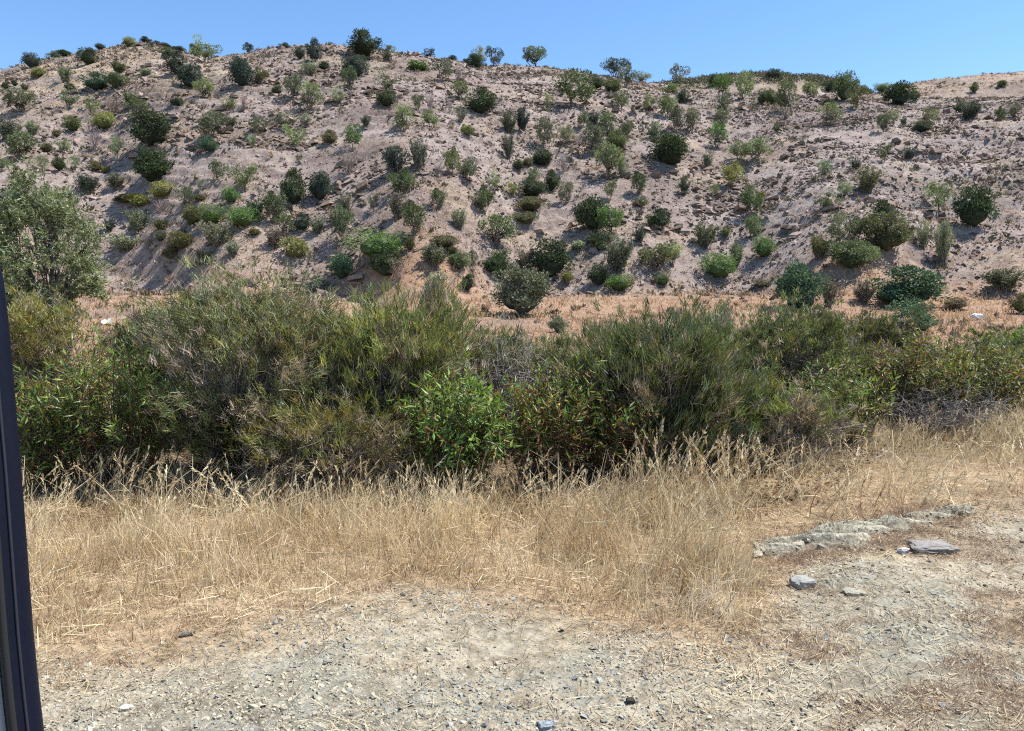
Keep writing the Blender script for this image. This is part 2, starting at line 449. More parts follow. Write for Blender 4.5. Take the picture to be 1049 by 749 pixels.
# small dry tufts on the slope
g = Geo()
x, y = scatter_hill(56000, 34, 150)
keep = R.random(len(x)) < np.clip(.25 + .9 * fbm(x / 7, y / 5, 3, 43), .03, 1)
x, y = x[keep], y[keep]; z = height(x, y); n = len(x)
k = 12
P0 = np.repeat(np.stack([x, y, z], -1), k, 0) + R.normal(0, .10, (n * k, 3)) * [1, 1, .2]
D = unit(R.normal(0, .55, (n * k, 3)) + [0, 0, .9])
kind = R.random(n)
tc = np.where((kind < .35)[:, None], [.34, .25, .16], np.where((kind < .75)[:, None], [.15, .12, .085], [.14, .145, .085])) * R.uniform(.7, 1.25, (n, 1))
sz = np.repeat(np.clip(np.exp(R.normal(-1.45, .4, n)), .1, .6), k)
g.leaves(P0, D, sz * R.uniform(.6, 1.1, n * k), sz * .3, np.repeat(tc, k, 0))
o = g.build('dry_tussocks', M_STRAW); tag(o, 'small dry tufts and low scrub dotted over the slope', 'tufts', kind='stuff')

# low grey-green scrub too small and too many to tell apart
g = Geo()
x, y = scatter_hill(6700, 54, 122)
keep = R.random(len(x)) < np.clip(.35 + 1.1 * fbm(x / 10, y / 8, 3, 45), .04, 1)
x, y = x[keep], y[keep]; z = height(x, y); n = len(x); k = 40
rad = np.clip(np.exp(R.normal(-1.35, .4, n)), .12, .6)
d = rdir(n * k); d[:, 2] = np.abs(d[:, 2])
P0 = np.repeat(np.stack([x, y, z], -1), k, 0) + d * np.repeat(rad, k)[:, None] * R.uniform(.4, 1, (n * k, 1)) * [1, 1, .8]
kd = R.random(n)
tc = np.where((kd < .5)[:, None], [.085, .090, .052], np.where((kd < .75)[:, None], [.14, .14, .095], [.13, .10, .075])) * R.uniform(.7, 1.3, (n, 1))
g.leaves(P0, unit(d + rdir(n * k) * .7 + [0, 0, .4]), np.repeat(rad, k) * R.uniform(.3, .6, n * k), np.repeat(rad, k) * R.uniform(.15, .3, n * k), np.repeat(tc, k, 0) * R.uniform(.7, 1.3, (n * k, 1)))
o = g.build('hill_scrub', M_STRAW); tag(o, 'knee-high grey-green scrub scattered between the hill bushes', 'scrub', kind='stuff')

# straw on the bank at the foot of the hill and on the tan upper hill
g = Geo()
y = np.concatenate([R.uniform(20, 61, 60000), R.uniform(126, 152, 14000)]); a = np.where(y > 100, R.uniform(.42, .85, len(y)), R.uniform(-.85, .85, len(y))); x = a * y
keep = R.random(len(x)) < np.clip(.5 + 1.0 * fbm(x / 5, y / 3, 3, 44), .05, 1); x, y = x[keep], y[keep]; n = len(x)
P0 = np.stack([x, y, height(x, y) - .02], -1); D = unit(R.normal(0, .4, (n, 3)) + [0, 0, 1])
tone = R.random((n, 1)); col = np.where((y < 100)[:, None], [.46, .30, .18], [.45, .33, .20]) * (1 - tone) + np.array([.56, .41, .25]) * tone
g.leaves(P0, D, R.uniform(.15, .4, n), R.uniform(.04, .12, n), col)
o = g.build('bank_grass', M_STRAW); tag(o, 'short dry orange-tan grass on the bank under the hill', 'grass', kind='stuff')
# ------------------------------------------------------------------ bushes and small trees on the hill
def lump(d, seed, amp=.25, fr=2.2):
    return 1 + amp * 2 * (vnoise(d[:, 0]*fr + 7, d[:, 1]*fr + 3, d[:, 2]*fr + seed*1.7, seed) - .5)

def clump_leaves(geo, C, rad, per, L, shade, flat=.8, up=.35):
    """leaf faces round clump centres C (n,3)"""
    n = len(C); d = rdir(n * per)
    r = R.uniform(.35, 1, n * per) ** .5
    P = np.repeat(C, per, 0) + d * r[:, None] * np.repeat(np.broadcast_to(rad, (n,)), per)[:, None] * [1, 1, flat]
    D = unit(d + rdir(n * per) * .8 + [0, 0, up])
    col = np.repeat(shade, per)[:, None] * R.uniform(.75, 1.3, (n * per, 1)) * np.ones(3)
    geo.leaves(P, D, L * R.uniform(.7, 1.4, n * per), L * R.uniform(.4, .7, n * per), col)

def blob(geo, seed, rx, rz, cz, col, amp=.3):
    m, k = 9, 14
    th = np.linspace(.02, np.pi - .02, m); ph = np.arange(k + 1) / k * 2 * np.pi
    T, Pp = np.meshgrid(th, ph, indexing='ij')
    d = np.stack([np.sin(T)*np.cos(Pp), np.sin(T)*np.sin(Pp), np.cos(T)], -1).reshape(-1, 3)
    v = d * lump(d, seed, amp)[:, None] * [rx, rx, rz] + [0, 0, cz]
    i = np.arange(m - 1)[:, None] * (k + 1) + np.arange(k)[None]
    geo.grid_raw(v, np.stack([i, i + k + 1, i + k + 2, i + 1], -1).reshape(-1, 4), np.array(col, float))

def dome_mesh(seed, lobes, leaf, top=1.0):
    g = Geo()
    blob(g, seed, .31, .31, .40, (.6, .6, .6))
    d = rdir(lobes); d[:, 2] = np.abs(d[:, 2]) * 1.2 - .25; d = unit(d)
    s = lump(d, seed, .55, 1.7)
    C = d * [.40, .40, .46] * s[:, None] + [0, 0, .44]
    C[:, 2] = np.clip(C[:, 2], .05, None)
    clump_leaves(g, C, R.uniform(.08, .20, lobes), 46, leaf, R.uniform(.6, 1.5, lobes))
    return g.mesh('dense_foliage', M_LEAF)

def tree_mesh(seed, nc, spread, multi, crown_z=.62):
    t = Geo(); c = Geo()
    cen = []
    for i in range(nc):
        d = rdir(1)[0]; r = R.uniform(.35, 1.15) ** .6
        p = d * np.array([.42 * spread, .42 * spread, .36]) * r + [0, 0, crown_z]
        cen.append(p)
    cen = np.array(cen); cen *= (1 + .0 * cen)
    cen[:, 2] = np.clip(cen[:, 2], .22, .97)
    # trunk or several stems, then a limb to every other clump
    nb = 4 if multi else 1
    for b in range(nb):
        base = np.array([R.normal(0, .04), R.normal(0, .04), -.12]) if multi else np.array([0, 0, -.12])
        fork = base * 1.0 + [R.normal(0, .05 + .06 * multi), R.normal(0, .05 + .06 * multi), .42]
        tt = np.linspace(0, 1, 4)[None, :, None]
        P = base * (1 - tt) + fork * tt + R.normal(0, .012, (1, 4, 3))
        t.tubes(P, np.linspace(.035, .022, 4)[None] * (.6 if multi else 1), (.16, .135, .11), 5)
        for q in cen[b::nb][:7]:
            P = fork * (1 - tt) + q * tt; P[0, 1:3] += R.normal(0, .03, (2, 3))
            t.tubes(P, np.linspace(.017, .006, 4)[None], (.17, .145, .12), 4)
    clump_leaves(c, cen, R.uniform(.08, .19, nc), 105, .056, R.uniform(.6, 1.5, nc), .85)
    return t.mesh('trunk', M_BARK), c.mesh('crown', M_LEAF)

def scrub_mesh(seed, ns, twig=False):
    t = Geo(); c = Geo()
    tip = rdir(ns) * [.46, .46, .30] * R.uniform(.4, 1, (ns, 1)) + [0, 0, .66]
    tip[:, 2] = np.clip(tip[:, 2], .25, 1)
    base = np.stack([R.normal(0, .07, ns), R.normal(0, .07, ns), np.full(ns, -.1)], 1)
    tt = np.linspace(0, 1, 5)
    P = base[:, None] * (1 - tt)[None, :, None] + tip[:, None] * tt[None, :, None]
    P[:, 1:4] += R.normal(0, .02, (ns, 3, 3)); P[:, :, 2] += (.12 * tt * (1 - tt))[None]
    t.tubes(P, np.repeat(np.linspace(.012, .005, 5)[None], ns, 0), (.20, .175, .15), 3)
    if twig:
        m = ns * 9; idx = R.integers(0, ns, m); s = R.integers(2, 5, m)
        o_ = P[idx, s]; D = unit(rdir(m) + [0, 0, .9])
        Q = o_[:, None] + D[:, None] * np.linspace(0, 1, 3)[None, :, None] * R.uniform(.10, .28, (m, 1, 1))
        t.tubes(Q, np.repeat(np.linspace(.006, .003, 3)[None], m, 0), (.21, .185, .17), 3)
        return t.mesh('twigs', M_TWIG), None
    m = ns * 60; idx = R.integers(0, ns, m); s = R.uniform(.35, 1, m)
    k = np.clip((s * 4).astype(int), 0, 3); fr = (s * 4 - k)[:, None]
    o_ = P[idx, k] * (1 - fr) + P[idx, k + 1] * fr + R.normal(0, .035, (m, 3))
    shade = np.repeat(R.uniform(.65, 1.35, ns)[:, None], 1, 1)[idx] * R.uniform(.8, 1.25, (m, 1)) * np.ones(3)
    c.leaves(o_, unit(rdir(m) + [0, 0, .6]), R.uniform(.05, .095, m), R.uniform(.025, .045, m), shade)
    return t.mesh('stems', M_BARK), c.mesh('foliage', M_LEAF)

M_TWIG = leaf_mat('twig_grey', .9, .0, .1, True)
V = {'D': [dome_mesh(s, 85, .062) for s in range(4)],
     'R': [dome_mesh(s + 10, 60, .05) for s in range(3)],
     'L': [dome_mesh(s + 20, 50, .075) for s in range(2)],
     'T': [tree_mesh(s, 15 + 2 * s, 1.08, s % 3 != 0) for s in range(8)],
     'S': [scrub_mesh(s, 26 + 6 * s) for s in range(4)],
     'G': [scrub_mesh(s, 22, True) for s in range(2)]}
CC = {'d': ((.034, .048, .025), 'dark green'), 'b': ((.042, .055, .045), 'blue-dark'), 'g': ((.072, .092, .046), 'green'),
      'l': ((.120, .145, .074), 'light green'), 'y': ((.150, .155, .060), 'yellow-green'), 'o': ((.085, .085, .042), 'olive'),
      'p': ((.160, .180, .120), 'pale grey-green'), 'r': ((.070, .118, .036), 'bright green'), 't': ((.046, .085, .055), 'teal'),
      'k': ((.090, .100, .070), 'grey-green'), 'n': ((.9, .80, .82), 'grey'), 'u': ((.115, .100, .082), 'grey-brown')}
NAME = {'D': ('dense_bush', 'dense bush', 'bush'), 'R': ('rounded_bush', 'rounded bush', 'bush'), 'L': ('low_bush', 'low spreading bush', 'bush'),
        'T': ('small_tree', 'open small tree', 'tree'), 'S': ('scrub_bush', 'airy scrub bush', 'bush'), 'G': ('bare_shrub', 'leafless twiggy shrub', 'shrub')}
# photo x, base y, width, height, form, colour; then for landmarks: short name | full label
CAT = """
154 154 36 29 D d|the broad dark dome|broad dark green dome bush alone on the tan slope, above the pointed bush
157 190 40 28 D d|the pointed dark bush|large dark bush with a pointed top, directly below the broad dark dome
167 205 28 14 R y|the yellow-green mound|low yellow-green mound of a bush at the pointed dark bush's foot
210 67 22 21 T l|the knoll skyline tree|light green skyline tree in the notch right of the highest knoll
248 94 22 25 D b|the tall blue-dark bush|tall blue-dark bush standing alone below the skyline notch
194 93 19 21 D b|the blue-dark pair|lower and larger of two touching blue-dark bushes under the knoll
372 61 28 20 D d|the big hilltop bush|big rounded dark green bush sitting on the bare skyline
428 73 19 7 L r|the flat green mat|flat bright green mat of a bush on bare tan ground below the skyline
547 69 19 18 T g|the lone skyline tree|lone round-crowned tree standing clear against the sky above the ledges
507 70 19 17 T b|the blue-grey skyline tree|blue-grey spreading tree on the skyline beside a dark low bush
493 119 25 19 D d|the dark dome under the ledges|dark green dome bush under the dark jutting ledges
588 115 36 34 T g|the broad many-stemmed tree|broadest many-stemmed green tree high on the open slope
631 79 20 17 T b|the hill-shoulder tree|dark blue-green tree on the hill shoulder with sky behind it
695 91 18 19 T k|the far-ridge tree|grey-green tree crossing the skyline just where the far ridge begins
687 172 37 28 D d|the great black-green dome|great smooth black-green dome bush, most regular on the open slope
921 110 22 21 D d|the dark saddle bush|dark bush in the saddle where the two far ridges meet
961 221 22 31 T l|the tall scree tree|tall light green tree standing alone on the grey scree
997 240 33 34 D d|the big scree bush|big dark green bush on the grey scree, downhill of the tall light tree
909 262 40 34 D o|the wide olive dome|wide olive-brown dome bush with a long shadow, low on the scree
820 321 42 42 D t|the teal bank bush|tall teal bush at the scree foot beside a grey-brown scrub
928 318 58 32 D t|the wide teal bush|wide teal-green bush spreading along the bank under the scree
737 289 29 24 R r|the bright ball bush|bright green ball-shaped bush near the slope foot, larger of two
633 284 32 40 S k|the large blue-grey bush|large blue-grey bush above a bright green rounded one at the slope foot
564 287 36 32 D d|the pointed foot bush|dark green bush with a pointed peak at the foot of the slope
533 327 50 40 D k|the bush with dead stems|wide grey-green bush on the orange bank with pale dead stems in front
389 270 50 27 R r|the widest bright bush|widest bright green flat-topped bush, low on the middle slope
405 184 26 32 S b|the blue-dark clump|big blue-dark clump bush touching a taller grey-green bush
545 207 28 16 R d|the trailing thicket|topmost dark green bush of the thicket trailing down the middle slope
623 186 24 31 T l|the shadow-casting tree|pale green round tree with a strong black shadow, below the great dome's level
606 240 24 31 D d|the twin-crowned bush|dark half of a twin-crowned clump on the lower slope, brighter half beside it
223 256 36 28 S k|the wide grey-green scrub|widest grey-green scrub bush low on the slope under bright bushes
301 213 24 27 D d|the dark egg-shaped bush|dark egg-shaped bush, taller one of two neighbours on the stony slope
865 107 22 23 D g|the bush below the far ridge|dense green bush right under the dark far ridge
362 155 14 22 T r|the tree over dead twigs|bright green slim tree growing just above dead purple-grey twigs
806 119 24 27 T g|the bushy crest tree|bushy green tree near the crest with a black shadow under it
250 200 24 27 T l|the light feathery tree|light feathery tree with a dark shadow, right of a smaller twin
328 208 24 24 D b|the round blue-dark bush|round blue-dark bush beside the dark egg-shaped bush
20 117 24 20 T k
8 146 22 22 S k
32 71 15 12 D b
56 60 10 6 D g
67 59 13 6 D d
40 80 14 7 L y
6 93 8 6 D d
15 89 6 5 D d
25 94 9 7 S k
67 88 16 18 S p
72 95 9 7 D d
90 68 16 14 D d
103 50 9 5 D b
134 49 14 7 L y
149 45 9 5 D b
160 48 9 4 D b
170 50 11 4 D b
182 53 12 4 D b
171 60 10 8 D g
160 57 9 6 S k
121 77 17 12 S g
149 78 13 7 S p
99 94 24 13 D t
120 92 18 12 D g
70 115 15 17 T g
181 80 17 19 D b
181 111 11 7 D d
135 113 18 15 S g
141 127 20 17 T g
94 121 14 14 T l
107 135 22 17 R y
116 121 26 20 G n
75 139 16 13 D g
33 140 14 14 S p
23 165 25 22 T g
1 178 12 14 T l
58 142 8 6 L o
48 158 12 8 D o
66 160 11 13 T p
97 157 19 21 G n
120 166 11 21 T p
43 179 12 17 T p
61 180 12 11 D d
77 179 10 14 T p
98 177 13 9 L o
109 178 8 6 L y
19 198 20 20 S k
89 201 21 20 S b
119 197 18 15 S k
142 215 22 12 L y
165 219 18 12 G n
128 210 18 8 L o
142 241 24 25 S k
191 217 15 19 T g
112 240 12 17 S b
214 162 15 12 D t
219 147 22 22 T k
267 141 15 18 T k
259 156 9 12 T p
302 156 21 24 T l
338 148 15 10 D o
358 181 24 26 G n
224 191 18 19 T g
205 202 8 12 T p
205 209 11 6 L o
237 215 17 15 R r
262 223 20 18 S b
281 230 22 26 T g
216 234 24 18 R r
247 236 28 20 R r
198 233 20 17 D o
354 226 18 25 S k
382 221 10 20 T k
350 252 18 32 T g
266 201 6 10 G n
202 59 12 10 D b
254 56 8 9 T b
292 48 9 4 D b
307 62 9 10 D b
322 66 13 18 D b
331 73 10 7 D d
317 79 19 16 S p
266 88 14 14 T o
363 81 22 19 D b
358 94 13 20 T g
398 65 16 14 T k
396 97 18 19 T k
395 111 19 14 D d
209 104 16 17 T l
223 104 8 9 G n
235 115 12 13 T l
250 114 10 12 G n
284 97 10 7 L k
301 108 14 22 T k
318 116 20 24 T l
346 109 15 16 T p
291 133 18 14 T k
313 132 10 12 T p
375 133 10 10 S k
237 131 12 10 S k
440 60 13 9 T b
463 62 8 5 D b
478 64 6 4 D b
454 85 18 20 T k
469 86 10 14 G n
491 71 14 19 T p
487 71 15 11 D d
470 103 18 15 T g
428 115 12 16 T g
441 118 12 20 G n
415 138 22 22 T l
441 135 15 14 T l
472 128 12 16 T k
521 140 15 22 S k
535 139 14 24 S b
562 117 9 16 T p
557 158 17 30 T k
479 144 13 9 L l
581 152 12 16 T p
461 117 8 12 G n
597 136 10 14 T g
429 178 20 36 S k
412 203 24 22 T g
408 228 18 26 S u
463 187 15 24 T l
476 185 12 14 T p
482 194 15 22 T k
448 187 10 14 G n
521 166 14 27 S k
555 172 20 13 D d
531 176 10 8 L d
541 176 10 7 L o
547 190 10 14 T p
506 198 13 19 T p
524 203 13 14 T y
494 221 20 23 T g
449 217 14 18 T g
565 198 14 16 D d
545 222 28 14 R o
538 233 24 12 R o
579 213 13 22 T k
471 238 16 22 S p
424 244 20 29 T g
577 181 14 16 G n
585 159 8 10 G n
611 93 15 10 D d
628 96 18 11 D g
643 92 16 18 T k
657 87 14 10 T p
687 99 13 10 T l
699 110 14 14 S b
637 117 15 18 T g
665 117 12 16 T l
684 122 16 18 T l
730 90 10 10 D d
740 103 17 20 T r
762 108 17 28 T l
740 122 16 18 T k
785 110 26 16 R g
694 138 14 22 T k
709 139 14 22 T k
739 137 17 18 T k
735 155 17 22 T r
670 148 14 20 S p
796 137 8 8 S g
793 84 14 10 D b
622 149 18 24 T g
608 134 14 20 S b
642 148 12 18 T k
607 161 18 26 T k
632 156 18 16 D g
638 184 8 16 T p
654 202 13 20 T g
625 207 12 20 T g
657 216 13 12 T g
701 202 12 18 S k
725 174 12 16 S k
757 167 16 16 T p
774 169 20 22 T l
751 195 17 22 T y
732 204 10 14 T l
770 227 20 24 T g
675 237 20 16 D d
780 205 7 7 L y
624 244 22 26 T r
615 254 26 14 R d
905 169 13 19 T g
931 169 14 15 S b
844 187 13 18 T p
887 201 28 27 S o
877 176 12 12 S b
865 208 10 18 T p
848 218 18 18 T g
903 229 16 16 D d
945 138 19 12 R d
953 128 14 15 T l
905 138 10 18 T g
915 128 10 12 T p
926 131 8 10 S b
831 102 15 14 T l
850 95 12 9 D d
876 114 18 22 T o
849 110 11 6 L d
903 97 14 8 R l
936 105 10 6 D d
849 132 20 20 T l
998 96 8 8 D g
995 126 20 18 S b
983 118 12 12 S k
1026 91 9 6 D g
1025 128 9 14 T g
1039 122 10 11 T k
165 238 16 10 L o
165 251 14 10 L k
151 262 10 16 G n
128 260 26 18 S p
175 269 14 13 L o
187 257 22 16 D o
239 264 16 14 S p
209 272 20 14 S k
261 243 11 6 L o
280 258 22 22 S u
292 246 18 20 T g
303 268 26 18 L y
309 238 15 13 D b
327 241 20 16 S k
350 289 24 22 D t
395 286 28 24 D d
409 290 24 20 G n
420 258 10 12 L o
455 257 26 13 R o
444 277 28 22 S k
470 278 18 16 D g
464 264 12 8 L o
485 282 8 24 T k
479 299 13 15 D d
449 297 20 16 S p
325 303 22 14 D k
509 257 32 28 T g
510 287 24 20 D d
512 271 28 14 S p
540 281 22 24 S u
581 292 12 10 L y
592 259 16 10 S p
613 294 20 17 D d
634 301 27 16 R r
616 258 13 9 L l
655 253 15 18 S b
672 281 26 24 T g
688 276 16 22 T l
679 295 16 12 R g
722 257 28 26 S k
725 269 12 10 G n
744 247 12 12 S l
773 248 16 22 T l
754 276 14 24 S p
782 267 22 20 R r
780 296 18 7 L u
840 268 24 26 S o
862 255 24 30 T k
876 249 16 20 T l
873 278 36 24 D g
892 273 18 16 T l
946 260 16 28 S p
966 277 18 44 S p
848 319 20 30 S u
885 314 20 22 S u
952 293 16 14 S p
1028 301 40 24 S k
978 318 24 10 L u
935 346 42 32 R t
1046 323 18 16 D o
572 342 18 14 D k
"""
GROUP = {'D': 'dense bushes on the hillside', 'R': 'rounded bushes on the hillside', 'L': 'low bushes on the hillside',
         'T': 'small trees on the hillside', 'S': 'scrub bushes on the hillside', 'G': 'bare shrubs on the hillside'}
rows = []
for ln in CAT.strip().splitlines():
    b = ln.split('|'); q = b[0].split()
    rows.append(dict(x=float(q[0]), y=float(q[1]), w=float(q[2]), h=float(q[3]), t=q[4], c=q[5], short=b[1] if len(b) > 1 else None, full=b[2] if len(b) > 2 else None))
marks = [r for r in rows if r['short']]
def look(r):
    ar = r['w'] * r['h']; s = ''
    if r['h'] > 1.55 * r['w']: s = 'slender '
    elif ar < 75: s = 'tiny '
    elif ar < 190: s = 'small '
    elif ar > 480: s = 'large '
    return s + CC[r['c']][1] + ' ' + NAME[r['t']][1]
def way(dx, dy):
    k = int(round(math.atan2(-dy, dx) / (math.pi / 4))) % 8
    return ['right of', 'up and right of', 'straight uphill of', 'up and left of', 'left of', 'down and left of', 'straight downhill of', 'down and right of'][k]
bykey = {}
for r in rows:
    if r['full']: r['label'] = r['full']; continue
    m = min(marks, key=lambda m: math.hypot(m['x'] - r['x'], 1.5 * (m['y'] - r['y'])))
    r['d'] = math.hypot(m['x'] - r['x'], 1.5 * (m['y'] - r['y']))
    bykey.setdefault((look(r), way(r['x'] - m['x'], r['y'] - m['h'] * .0 - m['y']), m['short']), []).append(r)
ORD = ['nearer', 'next', 'third', 'fourth']
for (lk, wy, sh), L_ in bykey.items():
    L_.sort(key=lambda r: r['d'])
    for i, r in enumerate(L_):
        r['label'] = (lk if len(L_) == 1 else ('nearer ' if i == 0 else 'further ' if len(L_) == 2 else ORD[i] + ' ') + lk) + (' just ' if r['d'] < 22 and ' and ' not in wy else ' ') + wy + ' ' + sh
px = np.array([r['x'] for r in rows]); py = np.array([r['y'] - .10 * r['h'] for r in rows])
bx, by, bz = hit(px, py)
rng = random.Random(5)
for i, r in enumerate(rows):
    t = r['t']; s = by[i] / F * 1.03
    wd, ht = r['w'] * s, r['h'] * s
    nm, _, cat = NAME[t]
    col = CC[r['c']][0]; f = rng.uniform(1.3, 1.75)
    col = (col[0] * f * rng.uniform(.93, 1.07), col[1] * f, col[2] * f * rng.uniform(.9, 1.1), 1)
    data = rng.choice(V[t])
    big = 1.22 if t in 'TSG' else 1.06
    sc = (wd * big, wd * big * rng.uniform(.9, 1.1), ht * 1.14)
    if isinstance(data, tuple):
        stem, leaf = data
        if leaf is None:
            o = link(nm, stem); o.color = col
        else:
            o = link(nm, None)
            link('trunk' if t == 'T' else 'stems', stem, o)
            c_ = link('crown' if t == 'T' else 'foliage', leaf, o); c_.color = col
    else:
        o = link(nm, data); o.color = col
    o.location = (bx[i], by[i], bz[i] - .05 * ht); o.scale = sc; o.rotation_euler = (0, 0, rng.uniform(0, 6.28))
    tag(o, r['label'], cat, GROUP[t])

# far scrub along the dark ridge: nobody could count it
g = Geo()
a = R.uniform(.12, .56, 4200); y = R.uniform(172, 194, 4200); x = a * y
k = np.clip(.5 + fbm(x / 5, y / 5, 2, 51), 0, 1) > R.random(4200); x, y = x[k], y[k]; n = len(x); q = 10
P0 = np.repeat(np.stack([x, y, height(x, y)], -1), q, 0) + R.normal(0, .40, (n * q, 3)) * [1, 1, .45] + [0, 0, .3]
sh = np.repeat(R.uniform(.6, 1.4, (n, 1)) * [.085, .085, .062], q, 0)
g.leaves(P0, unit(rdir(n * q) + [0, 0, .4]), R.uniform(.3, .7, n * q), R.uniform(.15, .35, n * q), sh)
o = g.build('ridge_scrub', M_LEAF_NEAR); tag(o, 'dark low scrub covering the far ridge', 'scrub', kind='stuff')
# the white stone on the bank
def boulder(name, x, y, L, Wd, H, col, mat, label, cat='rock', rot=0, seed=1, dz=0, rough=.12, flat_top=0):
    g = Geo(); m, k = 15, 22
    th = np.linspace(.0002, np.pi - .0002, m); ph = np.arange(k + 1) / k * 2 * np.pi
    T, Pp = np.meshgrid(th, ph, indexing='ij')
    d = np.stack([np.sin(T)*np.cos(Pp), np.sin(T)*np.sin(Pp), np.cos(T)], -1).reshape(-1, 3)
    cu = np.sign(d) * np.abs(d) ** .55
    cu = cu * (lump(d, seed, rough * 2, 2.5) * lump(d, seed + 5, rough, 6))[:, None]
    v = cu * [L / 2, Wd / 2, H / 2]
    v[:, 2] += .12 * H * np.tanh(v[:, 0] / L * 5) * (vnoise(v[:, 0] / L * 3, v[:, 1] / Wd * 3, None, seed) - .5)
    i = np.arange(m - 1)[:, None] * (k + 1) + np.arange(k)[None]
    cc = np.array(col)[None] * (1 + .35 * (vnoise(v[:, 0] / L * 5, v[:, 2] / H * 6, None, seed + 9) - .5))[:, None]
    g.grid_raw(v, np.stack([i, i + k + 1, i + k + 2, i + 1], -1).reshape(-1, 4), cc)
    o = g.build(name, mat); z = float(height(np.array([x]), np.array([y]))[0])
    o.location = (x, y, z + H * .28 + dz); o.rotation_euler = (0, 0, rot); tag(o, label, cat); return o
wx, wy, wz = hit(np.array([1001.]), np.array([328.]))
boulder('white_rock', float(wx[0]), float(wy[0]), .62, .45, .42, (.82, .80, .76), M_LEDGE, 'white rock alone on the orange dry bank by the right edge', seed=3)


# ------------------------------------------------------------------ foreground shrubs
def place(px, D, wpx, top):
    x = (px - 524.5) / F * D; wd = wpx / F * D
    z = float(height(np.array([x]), np.array([D]))[0])
    return x, z, wd, CAMZ + (310 - top) / F * D * 1.003 - z

def hair(P0, P1, n, sag, jit):
    t = np.linspace(0, 1, n)[None, :, None]
    P = P0[:, None] * (1 - t) + P1[:, None] * t
    P[:, :, 2] += (sag[:, None] * (t[0, :, 0] * (1 - t[0, :, 0]))[None] * 4)
    P[:, 1:-1] += R.normal(0, 1, P[:, 1:-1].shape) * jit
    return P

def crown_points(n, wd, dp, ht, seed, low=.12, shell=.72, boxy=.7):
    d = rdir(n); d = np.sign(d) * np.abs(d) ** boxy; d /= np.maximum(np.linalg.norm(d, axis=1, keepdims=True), .001) ** .6
    r = np.where(R.random(n) < .78, R.uniform(shell, 1.02, n), R.uniform(.2, shell, n))
    s = lump(unit(d), seed, .30, 1.9) * lump(unit(d), seed + 3, .22, 4.5) * np.where(R.random(n) < .09, R.uniform(1.0, 1.22, n), 1)
    P = d * r[:, None] * s[:, None] * [wd / 2, dp / 2, ht * .5 * (1 - low)] + [0, 0, ht * (.5 + low * .5)]
    P[:, 2] = np.maximum(P[:, 2], .05 + .1 * R.random(n))
    return P, unit(d), r

